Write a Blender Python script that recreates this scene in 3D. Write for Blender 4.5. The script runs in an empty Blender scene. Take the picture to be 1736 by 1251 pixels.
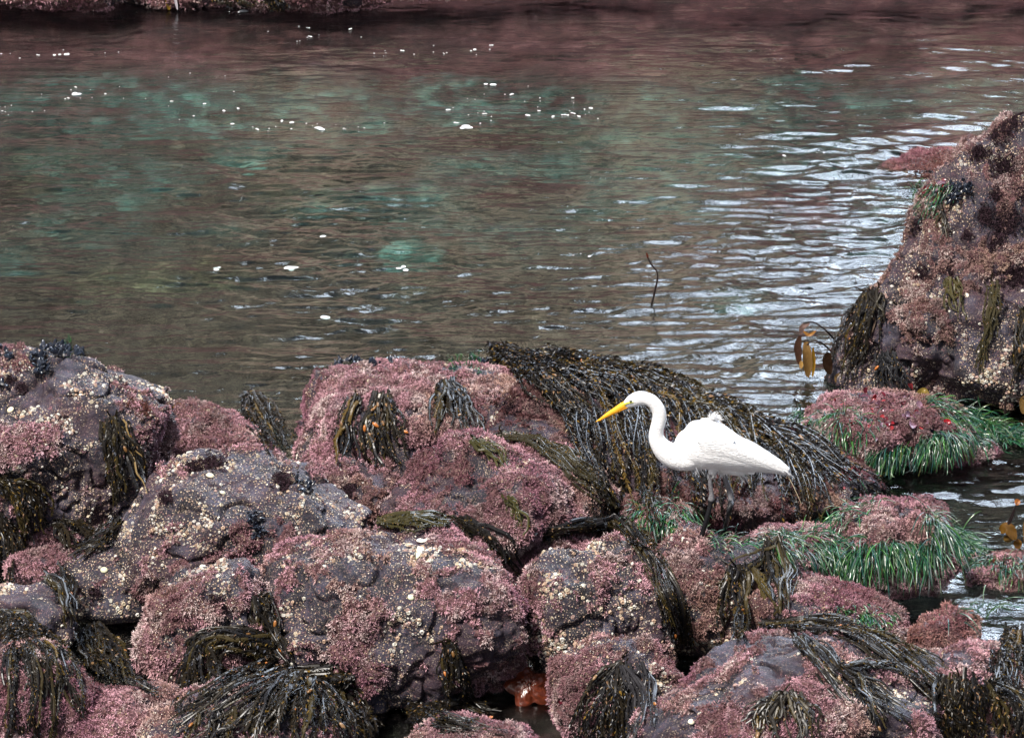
import bpy, math, random
import numpy as np
from mathutils import Vector
from mathutils.bvhtree import BVHTree
SC = bpy.context.scene
COL = SC.collection
RNG = np.random.default_rng(7)
random.seed(7)
# ------------------------------------------------------------------ camera
CAMZ = 7.1; PITCH = math.radians(18.0); F = 8000.0
CP, SP = math.cos(PITCH), math.sin(PITCH)
CAM = np.array([0.0, 0.0, CAMZ])
def ray(px, py):
    x = (px - 868.0) / F; v = -(py - 625.5) / F
    return np.array([x, v * SP + CP, v * CP - SP])
def at_z(px, py, z=0.0):
    d = ray(px, py); return CAM + d * ((z - CAMZ) / d[2])
def at_y(px, py, y):
    d = ray(px, py); return CAM + d * (y / d[1])
cam = bpy.data.objects.new('camera', bpy.data.cameras.new('camera'))
cam.data.sensor_width = 36; cam.data.lens = 36 * F / 1736.0
cam.location = CAM; cam.rotation_euler = (math.radians(72), 0, 0)
cam.data.clip_end = 2000; cam.data.clip_start = 0.5
COL.objects.link(cam); SC.camera = cam
# ------------------------------------------------------------------ noise
def _h(ix, iy, iz, seed):
    n = (ix.astype(np.uint32) * np.uint32(374761393) + iy.astype(np.uint32) * np.uint32(668265263)
         + iz.astype(np.uint32) * np.uint32(2147483647) + np.uint32((seed * 974634777) & 0xffffffff))
    n = (n ^ (n >> np.uint32(13))) * np.uint32(1274126177)
    n = (n ^ (n >> np.uint32(16))) * np.uint32(2246822519)
    n = n ^ (n >> np.uint32(15))
    return n.astype(np.float32) * np.float32(2.0 / 4294967296.0) - np.float32(1.0)
def vn(p, seed=0):
    p = np.asarray(p, dtype=np.float32)
    i = np.floor(p).astype(np.int64); f = p - i
    f = f * f * f * (f * (f * 6 - 15) + 10)
    x, y, z = i[:, 0], i[:, 1], i[:, 2]; fx, fy, fz = f[:, 0], f[:, 1], f[:, 2]
    x1, y1, z1 = x + 1, y + 1, z + 1
    def L(a, b, t): return a + (b - a) * t
    a = L(L(_h(x, y, z, seed), _h(x1, y, z, seed), fx), L(_h(x, y1, z, seed), _h(x1, y1, z, seed), fx), fy)
    b = L(L(_h(x, y, z1, seed), _h(x1, y, z1, seed), fx), L(_h(x, y1, z1, seed), _h(x1, y1, z1, seed), fx), fy)
    return L(a, b, fz)
def fbm(p, octv=4, seed=0, gain=0.5):
    s = 0; a = 1.0; t = 0.0
    for k in range(octv):
        s = s + a * vn(p * (2.03 ** k) + 17.3 * k, seed + k * 31); t += a; a *= gain
    return s / t
def sstep(a, b, x):
    t = np.clip((x - a) / (b - a), 0, 1); return t * t * (3 - 2 * t)
# ------------------------------------------------------------------ mesh + tags
def mesh(name, V, Fc, mat=None, smooth=True, cols=None, attrs=None):
    """V (n,3); Fc (m,k) index array or list of such arrays; cols: (n,3) point colour"""
    if not isinstance(Fc, list): Fc = [Fc]
    Fc = [np.asarray(f) for f in Fc if len(f)]
    me = bpy.data.meshes.new(name)
    V = np.ascontiguousarray(V, dtype=np.float32)
    me.vertices.add(len(V)); me.vertices.foreach_set('co', V.ravel())
    loops = np.concatenate([f.ravel() for f in Fc]).astype(np.int32)
    tot = np.concatenate([np.full(len(f), f.shape[1]) for f in Fc])
    st = np.concatenate([[0], np.cumsum(tot)[:-1]]).astype(np.int32)
    me.loops.add(len(loops)); me.loops.foreach_set('vertex_index', loops)
    me.polygons.add(len(tot)); me.polygons.foreach_set('loop_start', st)
    me.update(calc_edges=True)
    me.polygons.foreach_set('use_smooth', np.full(len(tot), smooth, dtype=bool))
    if cols is not None:
        a = me.attributes.new('Col', 'FLOAT_COLOR', 'POINT')
        c = np.ones((len(V), 4), dtype=np.float32); c[:, :3] = cols
        a.data.foreach_set('color', c.ravel())
    if attrs:
        for k, v in attrs.items():
            a = me.attributes.new(k, 'FLOAT', 'POINT'); a.data.foreach_set('value', np.asarray(v, dtype=np.float32))
    if mat: me.materials.append(mat)
    me.update()
    return me
def link(name, me, parent=None, label=None, cat=None, group=None, kind=None):
    o = bpy.data.objects.new(name, me); COL.objects.link(o)
    if parent is not None:
        o.parent = parent
        o.matrix_parent_inverse = parent.matrix_world.inverted() if parent.type != 'EMPTY' else o.matrix_parent_inverse
    tag(o, label, cat, group, kind); return o
def tag(o, label=None, cat=None, group=None, kind=None):
    if label: o['label'] = label
    if cat: o['category'] = cat
    if group: o['group'] = group
    if kind: o['kind'] = kind
def empty(name, loc, label, cat, group=None):
    o = bpy.data.objects.new(name, None); COL.objects.link(o); o.location = [float(v) for v in loc]
    o.empty_display_size = 0.05
    tag(o, label, cat, group); return o
def child(name, V, Fc, mat, root, **k):
    """V in world coords; stored relative to the root's location"""
    base = np.array(world_loc(root))
    sub = {q: k.pop(q) for q in ('smooth', 'cols', 'attrs') if q in k}
    return link(name, mesh(name, np.asarray(V) - base, Fc, mat, **sub), root, **k)
def world_loc(o):
    l = Vector(o.location)
    while o.parent: o = o.parent; l = l + Vector(o.location)
    return l
# ------------------------------------------------------------------ materials
def M(name):
    m = bpy.data.materials.new(name); m.use_nodes = True
    nt = m.node_tree; return m, nt, nt.nodes['Principled BSDF']
def N(nt, t, **k):
    n = nt.nodes.new(t)
    for a, b in k.items():
        if a == 'ins':
            for q, v in b.items(): n.inputs[q].default_value = v
        else: setattr(n, a, b)
    return n
def ramp(nt, fac, stops, interp='LINEAR'):
    r = nt.nodes.new('ShaderNodeValToRGB'); e = r.color_ramp.elements; r.color_ramp.interpolation = interp
    e[0].position, e[0].color = stops[0][0], (*stops[0][1], 1)
    e[1].position, e[1].color = stops[-1][0], (*stops[-1][1], 1)
    for p, c in stops[1:-1]: q = e.new(p); q.color = (*c, 1)
    nt.links.new(fac, r.inputs[0]); return r.outputs[0]
def mixc(nt, f, a, b, mode='MIX'):
    m = nt.nodes.new('ShaderNodeMix'); m.data_type = 'RGBA'; m.blend_type = mode
    for s, v in ((m.inputs[0], f), (m.inputs[6], a), (m.inputs[7], b)):
        if hasattr(v, 'node'): nt.links.new(v, s)
        elif isinstance(v, (int, float)): s.default_value = v
        else: s.default_value = (*v, 1)
    return m.outputs[2]
def noise(nt, vec, scale, detail=4, rough=0.55, dist=0):
    n = N(nt, 'ShaderNodeTexNoise', ins={'Scale': scale, 'Detail': detail, 'Roughness': rough, 'Distortion': dist})
    nt.links.new(vec, n.inputs['Vector']); return n.outputs['Fac']
def pos(nt): return N(nt, 'ShaderNodeNewGeometry').outputs['Position']
def attr(nt, name, col=False):
    return N(nt, 'ShaderNodeAttribute', attribute_name=name).outputs['Color' if col else 'Fac']
def bump(nt, b, h, strength, dist):
    n = N(nt, 'ShaderNodeBump', ins={'Strength': strength, 'Distance': dist})
    nt.links.new(h, n.inputs['Height']); nt.links.new(n.outputs[0], b.inputs['Normal']); return n

def rock_material():
    m, nt, b = M('wet_reef_rock'); P = pos(nt)
    grey = ramp(nt, noise(nt, P, 9, 8, 0.62), [(0.32, (0.005, 0.005, 0.008)), (0.5, (0.016, 0.015, 0.026)), (0.68, (0.062, 0.058, 0.088))])
    grey = mixc(nt, ramp(nt, noise(nt, P, 3.1, 4), [(0.45, (0, 0, 0)), (0.62, (0.75, 0.75, 0.75))]), grey, (0.042, 0.022, 0.033))
    turf = ramp(nt, noise(nt, P, 22, 8, 0.7), [(0.3, (0.016, 0.006, 0.007)), (0.48, (0.055, 0.020, 0.024)), (0.62, (0.14, 0.062, 0.066)), (0.78, (0.32, 0.20, 0.18))])
    fine = noise(nt, P, 160, 4, 0.6)
    tw = N(nt, 'ShaderNodeMath', operation='ADD'); nt.links.new(attr(nt, 'turf'), tw.inputs[0])
    sc = N(nt, 'ShaderNodeMath', operation='MULTIPLY_ADD', ins={1: 0.9, 2: -0.45}); nt.links.new(fine, sc.inputs[0]); nt.links.new(sc.outputs[0], tw.inputs[1])
    tm = ramp(nt, tw.outputs[0], [(0.40, (0, 0, 0)), (0.56, (1, 1, 1))])
    c = mixc(nt, tm, grey, turf)
    # pale encrusting specks
    vo = N(nt, 'ShaderNodeTexVoronoi', feature='F1', ins={'Scale': 85.0}); nt.links.new(P, vo.inputs['Vector'])
    rs = N(nt, 'ShaderNodeSeparateColor'); nt.links.new(vo.outputs['Color'], rs.inputs[0])
    sp = ramp(nt, vo.outputs['Distance'], [(0.22, (1, 1, 1)), (0.36, (0, 0, 0))])
    ba = N(nt, 'ShaderNodeMath', operation='MULTIPLY'); nt.links.new(attr(nt, 'barn'), ba.inputs[0]); nt.links.new(rs.outputs[0], ba.inputs[1])
    bs = ramp(nt, ba.outputs[0], [(0.14, (0, 0, 0)), (0.2, (1, 1, 1))])
    bm = N(nt, 'ShaderNodeMath', operation='MULTIPLY'); nt.links.new(sp, bm.inputs[0]); nt.links.new(bs, bm.inputs[1])
    cream = ramp(nt, rs.outputs[1], [(0, (0.62, 0.50, 0.36)), (0.5, (0.50, 0.34, 0.24)), (1, (0.72, 0.66, 0.58))])
    c = mixc(nt, bm.outputs[0], c, cream)
    fk = ramp(nt, noise(nt, P, 150, 4, 0.7), [(0.54, (0, 0, 0)), (0.62, (1, 1, 1))])
    fz = ramp(nt, noise(nt, P, 13, 5, 0.7), [(0.36, (0.05, 0.05, 0.05)), (0.6, (0.95, 0.95, 0.95))])
    fm = N(nt, 'ShaderNodeMath', operation='MULTIPLY'); nt.links.new(fk, fm.inputs[0]); nt.links.new(fz, fm.inputs[1])
    c = mixc(nt, fm.outputs[0], c, ramp(nt, noise(nt, P, 33, 2), [(0.4, (0.26, 0.12, 0.12)), (0.6, (0.46, 0.36, 0.27))]))
    nt.links.new(c, b.inputs['Base Color'])
    rr = N(nt, 'ShaderNodeMapRange', ins={'To Min': 0.3, 'To Max': 0.8}); nt.links.new(noise(nt, P, 14, 3), rr.inputs[0]); nt.links.new(rr.outputs[0], b.inputs['Roughness'])
    ad = N(nt, 'ShaderNodeMath', operation='ADD'); nt.links.new(noise(nt, P, 55, 10, 0.78), ad.inputs[0]); nt.links.new(bm.outputs[0], ad.inputs[1])
    bump(nt, b, ad.outputs[0], 0.9, 0.012)
    b.inputs['Specular IOR Level'].default_value = 0.35
    return m
def col_material(name, rough=0.6, spec=0.4, trans=0.0, nz=None, coat=0.0):
    m, nt, b = M(name); c = attr(nt, 'Col', True)
    if nz: c = mixc(nt, 1.0, c, ramp(nt, noise(nt, pos(nt), nz, 4), [(0.3, (0.55,) * 3), (0.7, (1.25,) * 3)]), 'MULTIPLY')
    nt.links.new(c, b.inputs['Base Color'])
    b.inputs['Roughness'].default_value = rough; b.inputs['Specular IOR Level'].default_value = spec
    b.inputs['Coat Weight'].default_value = coat; b.inputs['Coat Roughness'].default_value = 0.15
    if trans > 0:
        t = N(nt, 'ShaderNodeBsdfTranslucent'); nt.links.new(c, t.inputs[0])
        mx = N(nt, 'ShaderNodeMixShader', ins={0: trans}); nt.links.new(b.outputs[0], mx.inputs[1]); nt.links.new(t.outputs[0], mx.inputs[2])
        nt.links.new(mx.outputs[0], nt.nodes['Material Output'].inputs[0])
    return m
MROCK = rock_material()
MTURF = col_material('coralline_fronds', 0.65, 0.12)
MBARN = col_material('barnacle_shell', 0.7, 0.3)
MKELP = col_material('wet_kelp', 0.33, 0.26, 0.06, None, 0.0)
MBLAD = col_material('kelp_bladder', 0.3, 0.5, 0.1)
MGRASS = col_material('surfgrass_blades', 0.3, 0.6, 0.15)
MDARK = col_material('dark_algae_tuft', 0.8, 0.2)
MMUSS = col_material('mussel_shell', 0.22, 0.6, 0, 300)
MBLADE = col_material('brown_kelp_blade', 0.2, 0.6, 0.35)
def plain(name, c, rough=0.5, spec=0.5):
    m, nt, b = M(name); P = pos(nt)
    cc = ramp(nt, noise(nt, P, 40, 4), [(0.3, tuple(v * 0.8 for v in c)), (0.7, tuple(min(1, v * 1.12) for v in c))])
    nt.links.new(cc, b.inputs['Base Color']); b.inputs['Roughness'].default_value = rough; b.inputs['Specular IOR Level'].default_value = spec
    return m
# ------------------------------------------------------------------ star-shaped boulders
def cube_sphere(n):
    g = np.arange(n + 1)
    a, b = np.meshgrid(g, g, indexing='ij'); a = a.ravel(); b = b.ravel(); z = np.zeros_like(a); o = z + n
    faces = []; ids = []
    idx = np.arange((n + 1) ** 2).reshape(n + 1, n + 1)
    q = np.stack([idx[:-1, :-1], idx[1:, :-1], idx[1:, 1:], idx[:-1, 1:]], -1).reshape(-1, 4)
    P = []
    for k, (c, flip) in enumerate([((o, a, b), 0), ((z, a, b), 1), ((a, o, b), 1), ((a, z, b), 0), ((a, b, o), 0), ((a, b, z), 1)]):
        P.append(np.stack(c, -1)); f = q + k * (n + 1) ** 2
        faces.append(f[:, ::-1] if flip else f)
    P = np.concatenate(P); faces = np.concatenate(faces)
    key = (P[:, 0].astype(np.int64) * (n + 1) + P[:, 1]) * (n + 1) + P[:, 2]
    u, first, inv = np.unique(key, return_index=True, return_inverse=True)
    P = P[first]; faces = inv.reshape(-1)[faces]
    d = np.tan((P / n * 2 - 1) * (math.pi / 4))
    d /= np.linalg.norm(d, axis=1)[:, None]
    return d.astype(np.float32), faces
CS = {}
def cs(n):
    if n not in CS: CS[n] = cube_sphere(n)
    return CS[n]
class Boulder: pass
BOULDERS = []
SEED = [100]
def boulder(cx, cy, hw, hh, label, name='boulder', dr=0.9, p=2.3, tilt=0, lobes=(), turf=0.6, barn=0.3, pal=0, y=None, zb=0.0, h=0.0075, rough=1.0, group=None, cat='boulder', dark=0.0):
    B = Boulder(); SEED[0] += 7; B.seed = SEED[0]
    def solve(cx, cy, hw, hh, yfix, drr):
        y0 = at_z(cx, cy + hh, zb)[1] if yfix is None else yfix
        s = F / (y0 / math.cos(PITCH) * 1.0)
        rx = hw / s; hm = hh / s; th = 0.36
        ry = min(drr * rx, hm / math.sin(th) * 0.8)
        rz = math.sqrt(max(hm ** 2 - (ry * math.sin(th)) ** 2, (0.3 * hm) ** 2)) / math.cos(th)
        yc = (y0 + 0.8 * ry) if yfix is None else yfix
        return at_y(cx, cy, yc), rx, ry, rz
    c, rx, ry, rz = solve(cx, cy, hw, hh, y, dr)
    B.c = c; B.r = (rx, ry, rz); B.tilt = math.radians(tilt); B.p = p; B.lob = []
    for l in lobes:
        lc, a, b, d = solve(l[0], l[1], l[2], l[3], c[1] + (l[4] if len(l) > 4 else 0), dr)
        B.lob.append((lc - c, a, b, d))
    B.turf, B.barn, B.pal, B.rough, B.h, B.dark = turf, barn, pal, rough, h, dark
    B.label, B.name, B.group, B.cat = label, name, group, cat
    BOULDERS.append(B); return B
def base_r(B, d):
    t = B.tilt; u = d[:, 0] * math.cos(t) - d[:, 2] * math.sin(t); w = d[:, 0] * math.sin(t) + d[:, 2] * math.cos(t)
    rx, ry, rz = B.r; p = B.p
    r = (np.abs(u / rx) ** p + np.abs(d[:, 1] / ry) ** p + np.abs(w / rz) ** p) ** (-1 / p)
    for (lc, a, b, c) in B.lob:
        S = np.array([1 / a, 1 / b, 1 / c]); D = d * S; O = -lc * S
        A = (D * D).sum(1); Bq = (D * O).sum(1); C = (O * O).sum() - 1
        disc = Bq * Bq - A * C; ok = disc > 0
        t2 = np.where(ok, (-Bq + np.sqrt(np.maximum(disc, 0))) / A, 0)
        k = 0.06
        hm = np.clip(0.5 + 0.5 * (t2 - r) / k, 0, 1)
        r = r + (t2 - r) * hm + k * hm * (1 - hm)
    return r
def shape(B, d, fine=True):
    R = (B.r[0] * B.r[1] * B.r[2]) ** (1 / 3.0)
    r = base_r(B, d)
    rg = np.random.default_rng(B.seed); ds, _ = cs(12); rs = base_r(B, ds)      # broken faces: planes cut from the blob
    for k in range(14):
        nv = rg.normal(0, 1, 3); nv[2] *= .8; nv /= np.linalg.norm(nv); sup = (rs * (ds @ nv)).max() * rg.uniform(.80, .96)
        dn = d @ nv; pl = np.where(dn > .05, sup / np.maximum(dn, .05), 1e3); kk = .018
        h = np.clip(.5 + .5 * (r - pl) / kk, 0, 1); r = r + (pl - r) * h - kk * h * (1 - h) * (pl < 10)
    p0 = B.c + d * r[:, None]
    s = B.seed
    r = r * (1 + 0.20 * B.rough * fbm(p0 * (1.2 / R), 2, s)) + 0.045 * B.rough * fbm(p0 * 6.0, 4, s + 1)
    ca = fbm(p0 * np.array([4.5, 4.5, 4.5]), 3, s + 2)
    r = r - 0.035 * B.rough * np.clip(1 - np.abs(ca) * 9, 0, 1) ** 1.5
    m1 = fbm(p0 * 5.0, 6, s + 3, 0.70) * 2.0 + 0.30 * fbm(p0 * 26.0, 3, s + 33)
    bias = (B.turf - 0.62) * 1.0
    turf = sstep(-0.12, 0.10, m1 + bias)
    barn = sstep(-0.15, 0.35, fbm(p0 * 4.0, 4, s + 4, 0.6) * 1.8 + (B.barn - 0.5) * 1.6)
    p1 = B.c + d * r[:, None]
    if fine:
        bil = 1 - np.abs(fbm(p1 * 48, 3, s + 5, 0.55)) * 2.4; bi2 = 1 - np.abs(fbm(p1 * 20, 2, s + 15, 0.5)) * 2.6
        r = r + turf * (0.010 + 0.008 * bil + 0.013 * bi2) + 0.0035 * fbm(p1 * 60, 3, s + 6) + barn * (1 - turf) * 0.003 * vn(p1 * 120, s + 8)
        p1 = B.c + d * r[:, None]
    return p1, turf, barn
# ------------------------------------------------------------------ boulder table (pixels of the photograph -> places on the reef)
boulder(85, 775, 232, 190, 'large dark rock at the far left, mussels on its rounded top', p=2.4, tilt=6, turf=0.34, barn=0.7, dark=0.3)
boulder(345, 775, 95, 72, 'low pink rock bridging the large left rock and the back ridge', turf=0.85, barn=0.4)
boulder(735, 745, 262, 128, 'broad pink rock at the back edge with hanging kelp clumps', p=2.9, tilt=2, turf=0.80, barn=0.35, lobes=[(930, 745, 90, 85)])
boulder(1140, 790, 340, 128, 'long rock buried under the big curtain of kelp behind the egret', p=2.5, tilt=15, turf=0.7, barn=0.0, pal=2, lobes=[(930, 700, 120, 95), (1380, 840, 170, 70)])  # pal: near-black turf, shade behind the kelp strands put into its colour
boulder(838, 868, 200, 118, 'pink humped rock in the middle with a pointed crest', p=2.0, turf=0.9, barn=0.25, lobes=[(790, 800, 80, 58)])
boulder(600, 850, 85, 72, 'small pink and grey rock wedged left of the middle hump', turf=0.75, barn=0.4)
boulder(405, 920, 205, 150, 'grey sloping boulder dotted with cream barnacles', p=2.3, tilt=0, turf=0.25, barn=0.85, lobes=[(225, 1010, 125, 110), (530, 900, 120, 80)])
boulder(665, 1050, 224, 152, 'largest pink boulder of the foreground with four white limpets', p=3.0, turf=0.60, barn=0.6)
boulder(362, 1070, 118, 122, 'round grey topped boulder left of the largest pink boulder', p=2.3, turf=0.40, barn=0.7)
boulder(1008, 1040, 138, 132, 'boulder crusted with pale barnacle clusters, kelp over its right shoulder', p=2.5, turf=0.52, barn=1.0)
boulder(1215, 1010, 150, 108, 'rock the egret stands on, pink with a grey streak', p=2.6, tilt=8, turf=0.78, barn=0.5, lobes=[(1300, 985, 90, 62)])
boulder(1400, 1068, 165, 88, 'pink rock slope running down to the tide pool on the right', p=2.2, tilt=14, turf=0.92, barn=0.3)
boulder(1598, 1095, 68, 58, 'small mound of dark reddish turf at the edge of the pool', p=2.2, turf=1.1, barn=0.1, pal=1)
boulder(1345, 1235, 268, 152, 'wide grey and pink boulder at the bottom right, kelp trailing across it', p=2.7, turf=0.46, barn=0.4)
boulder(1610, 1205, 150, 105, 'low rock in the bottom right corner under hanging kelp', p=2.4, turf=0.7, barn=0.3)
boulder(1040, 1175, 118, 98, 'pinkish rock between the kelp clump and the barnacled boulder', p=2.3, turf=0.8, barn=0.5)
boulder(800, 1300, 118, 88, 'rounded lilac pink rock cut by the bottom edge', p=2.1, turf=1.0, barn=0.2)
boulder(205, 1240, 112, 82, 'low pink rock at the lower left between kelp clumps', turf=0.95, barn=0.15)
boulder(440, 1262, 190, 110, 'dark rock hidden under the kelp mat at the bottom', turf=0.7, barn=0.2)
boulder(35, 1058, 98, 68, 'smooth grey ledge at the left edge', p=3.0, turf=0.15, barn=0.45)
boulder(98, 985, 70, 50, 'small pink rock above the grey ledge on the left', turf=1.0, barn=0.2)
boulder(22, 905, 55, 55, 'small pink rock at the left edge between kelp fronds', turf=1.0, barn=0.1)
boulder(60, 1205, 120, 115, 'shadowed dark pink rock in the lower left corner', turf=0.85, barn=0.1)
boulder(150, 915, 110, 60, 'pink rock in the hollow under the large left rock', turf=0.8, barn=0.1)
boulder(1515, 935, 112, 86, 'pool mound with a bare pink top and a skirt of surfgrass', p=2.3, turf=1.0, barn=0.3)
boulder(1350, 965, 100, 62, 'low rock under trailing surfgrass between egret rock and pool mound', turf=0.9, barn=0.1)
boulder(1505, 728, 140, 66, 'pink mound with red algae at the foot of the tall right rock', p=2.2, turf=1.0, barn=0.5, lobes=[(1640, 760, 90, 32)])
boulder(1705, 968, 72, 27, 'low pink hump with surfgrass at the right edge of the pool', turf=1.0, barn=0.3)
boulder(1115, 898, 72, 52, 'small mound under the tuft of surfgrass left of the egret', turf=0.9, barn=0.1)
boulder(905, 930, 120, 55, 'low pink rock under the horizontal kelp rope', turf=0.95, barn=0.3)
boulder(1680, 560, 230, 128, 'tall craggy rock rising from the water on the right', p=2.2, turf=0.36, barn=0.42, pal=3, dark=1.0, rough=1.3,
        lobes=[(1650, 515, 135, 170, 0.05), (1700, 425, 118, 222, 0.1), (1752, 385, 86, 225, 0.12), (1560, 605, 128, 84, 0.0)])
boulder(1590, 300, 110, 42, 'low reddish rock awash behind the tall right rock', y=25.6, turf=1.0, barn=0.2, pal=1)
FAR = []
for k, (cx, hw, hh, lb) in enumerate([(-150, 150, 60, 'pink far bank rock at the top left corner'), (90, 150, 52, 'pale pink far bank rock left of the dangling kelp'), (300, 120, 52, 'pink far bank rock behind the dangling kelp blade'),
        (520, 140, 60, 'dark weedy far bank rock at the top edge'), (720, 130, 36, 'red pink far bank rock at the middle of the top edge'), (960, 160, 22, 'low far bank rock right of the middle of the top edge'),
        (1240, 170, 20, 'low dark far bank rock under the cliff'), (1500, 170, 18, 'low far bank rock near the right of the top edge'), (1800, 180, 22, 'far bank rock beyond the top right corner')]):
    boulder(cx, -32, hw, hh - 5, lb, y=29.3 + 0.12 * (k % 3), dr=0.7, turf=0.9, barn=0.3, h=0.014, group='rocks along the far bank')
# ------------------------------------------------------------------ reef ground and sea bed
_r = random.Random(5)
STONES = [(_r.uniform(-3.6, 3.6), _r.uniform(20.5, 29.5), (lambda r: r)(_r.uniform(.08, .40) ** 1.0), _r.uniform(.10, .36)) for _ in range(260)]
def ground_h(x, y):
    p = np.stack([x, y, np.zeros_like(x)], -1)
    z = -0.62 + 0.22 * fbm(p * 1.1, 5, 900) + 0.04 * fbm(p * 9, 3, 901)
    for (sx, sy, sr, sh) in STONES:
        k = (np.abs(x - sx) < sr) & (np.abs(y - sy) < sr)
        if k.any():
            q = ((x[k] - sx) ** 2 + ((y[k] - sy) * 1.2) ** 2) / sr ** 2; z[k] = np.maximum(z[k], -0.68 + sh * np.sqrt(np.clip(1 - q, 0, 1)))
    # the boulder pile stands on a shelf: its back edge runs slanting to the right
    edge = np.interp(x, [-3, -1.5, 0, 0.9, 1.35, 1.7, 3], [21.4, 20.9, 21.0, 20.1, 18.9, 18.1, 17.9]) + 0.12 * fbm(p * 3, 3, 902)
    s = sstep(-0.25, 0.35, edge - y)
    z = z + s * 0.36
    z = np.where(y > 20.9, np.minimum(z, -0.16), z)
    z = z + sstep(26.6, 29.6, y + 0.5 * fbm(p * 0.8, 3, 909)) * 0.10 + sstep(29.5, 31, y) * 1.0
    return z
def grid(xs, ys):
    X, Y = np.meshgrid(xs, ys, indexing='ij'); n, m = X.shape
    idx = np.arange(n * m).reshape(n, m)
    q = np.stack([idx[:-1, :-1], idx[1:, :-1], idx[1:, 1:], idx[:-1, 1:]], -1).reshape(-1, 4)
    return X.ravel(), Y.ravel(), q
def axis(lo, a, b, hi, st, n):
    L = a - np.geomspace(st, a - lo, n)[::-1]; Rr = b + np.geomspace(st, hi - b, n)
    return np.concatenate([L, np.arange(a, b, st), [b], Rr[1:]])
gx, gy, gq = grid(axis(-60, -3.6, 3.6, 60, 0.02, 20), axis(-10, 16.4, 30.5, 90, 0.02, 22))
gz = ground_h(gx, gy)
gp = np.stack([gx, gy, gz], -1)
def blob(px, py, rw, rh, z=-0.45):
    c = at_z(px, py, z); rx = rw / 385.0; ry = abs(at_z(px, py + rh, z)[1] - c[1])
    q = (((gx - c[0]) / rx) ** 2 + ((gy - c[1]) / ry) ** 2) ** 0.5
    return 1 - sstep(0.45, 1.1, q + 0.9 * fbm(gp * 2.0, 5, 77, .65))
teal = np.zeros(len(gx))
for px, py, rw, rh, a in [(420, 215, 600, 130, .85), (1300, 165, 640, 115, 1.0), (850, 230, 380, 95, .8), (330, 250, 120, 45, 1), (420, 165, 200, 40, 1), (400, 175, 200, 45, .8), (340, 262, 90, 32, .9), (700, 240, 60, 25, .5), (700, 525, 90, 22, 1.0), (1150, 150, 260, 45, .45), (1500, 90, 260, 25, .45), (40, 130, 60, 30, .45),
                          (560, 215, 150, 30, .5), (30, 520, 70, 20, .7), (620, 100, 200, 16, .3), (1260, 230, 150, 30, .35), (480, 320, 60, 16, .6), (190, 215, 60, 18, .6), (1250, 590, 120, 25, .5), (900, 200, 120, 25, .35), (1630, 1040, 90, 18, .6)]:
    teal = np.maximum(teal, a * blob(px, py, rw, rh))
teal = np.maximum(teal * .9, 0.42 * sstep(24.0, 25.6, gy + .8 * fbm(gp * .9, 3, 72)) * sstep(-.3, .3, fbm(gp * 1.3, 4, 73)))
teal = teal * (1 - sstep(27.4, 28.4, gy + .3 * fbm(gp * 1.5, 3, 70)))
oliv = np.zeros(len(gx))
for px, py, rw, rh, a in [(280, 545, 200, 28, 1), (90, 360, 130, 50, .8), (480, 400, 160, 40, .6), (100, 560, 120, 20, .7), (700, 560, 60, 20, .7), (900, 300, 260, 50, .5)]:
    oliv = np.maximum(oliv, a * blob(px, py, rw, rh))
pinkg = np.maximum(0, 0.6 * sstep(-0.30, -0.12, gz))
for px, py, rw, rh, a in [(300, 45, 520, 40, 1), (950, 50, 480, 42, 1), (1500, 25, 300, 40, .7), (1350, 420, 200, 60, .8), (1180, 520, 160, 40, .5), (1600, 290, 160, 40, 1), (1690, 700, 200, 50, 1), (200, 70, 300, 60, 1), (900, 60, 330, 50, .9), (1000, 400, 200, 40, .4), (1650, 860, 160, 60, .7)]:
    pinkg = np.maximum(pinkg, a * blob(px, py, rw, rh))
pinkg = np.maximum(pinkg, 0.9 * sstep(27.4, 28.9, gy + 1.6 * fbm(gp * 1.6, 5, 71)))  # far band: mirrored pink of the bank rocks put into the bed colour
m, nt, b = M('sea_bed'); P = pos(nt)
c = ramp(nt, noise(nt, P, 11, 10, 0.70), [(0.40, (0.004, 0.004, 0.004)), (0.52, (0.022, 0.017, 0.015)), (0.60, (0.07, 0.055, 0.042)), (0.70, (0.26, 0.21, 0.16))])
c = mixc(nt, attr(nt, 'oliv'), c, ramp(nt, noise(nt, P, 9, 8, 0.7), [(0.4, (0.008, 0.009, 0.006)), (0.54, (0.050, 0.050, 0.028)), (0.70, (0.28, 0.27, 0.16))]))
c = mixc(nt, attr(nt, 'pinkg'), c, ramp(nt, noise(nt, P, 4.5, 10, 0.72), [(0.40, (0.012, 0.005, 0.007)), (0.53, (0.085, 0.028, 0.036)), (0.7, (0.36, 0.15, 0.16))]))
c = mixc(nt, attr(nt, 'teal'), c, ramp(nt, noise(nt, P, 7, 8, 0.7), [(0.38, (0.007, 0.030, 0.030)), (0.52, (0.032, 0.125, 0.118)), (0.66, (0.22, 0.50, 0.47))]))
nt.links.new(c, b.inputs['Base Color']); b.inputs['Roughness'].default_value = 0.9
bump(nt, b, noise(nt, P, 60, 8, 0.7), 0.8, 0.02)
MSEABED = m
link('sea_bed', mesh('sea_bed', gp, gq, MSEABED, attrs={'teal': teal, 'oliv': oliv, 'pinkg': pinkg}), kind='structure')
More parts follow.
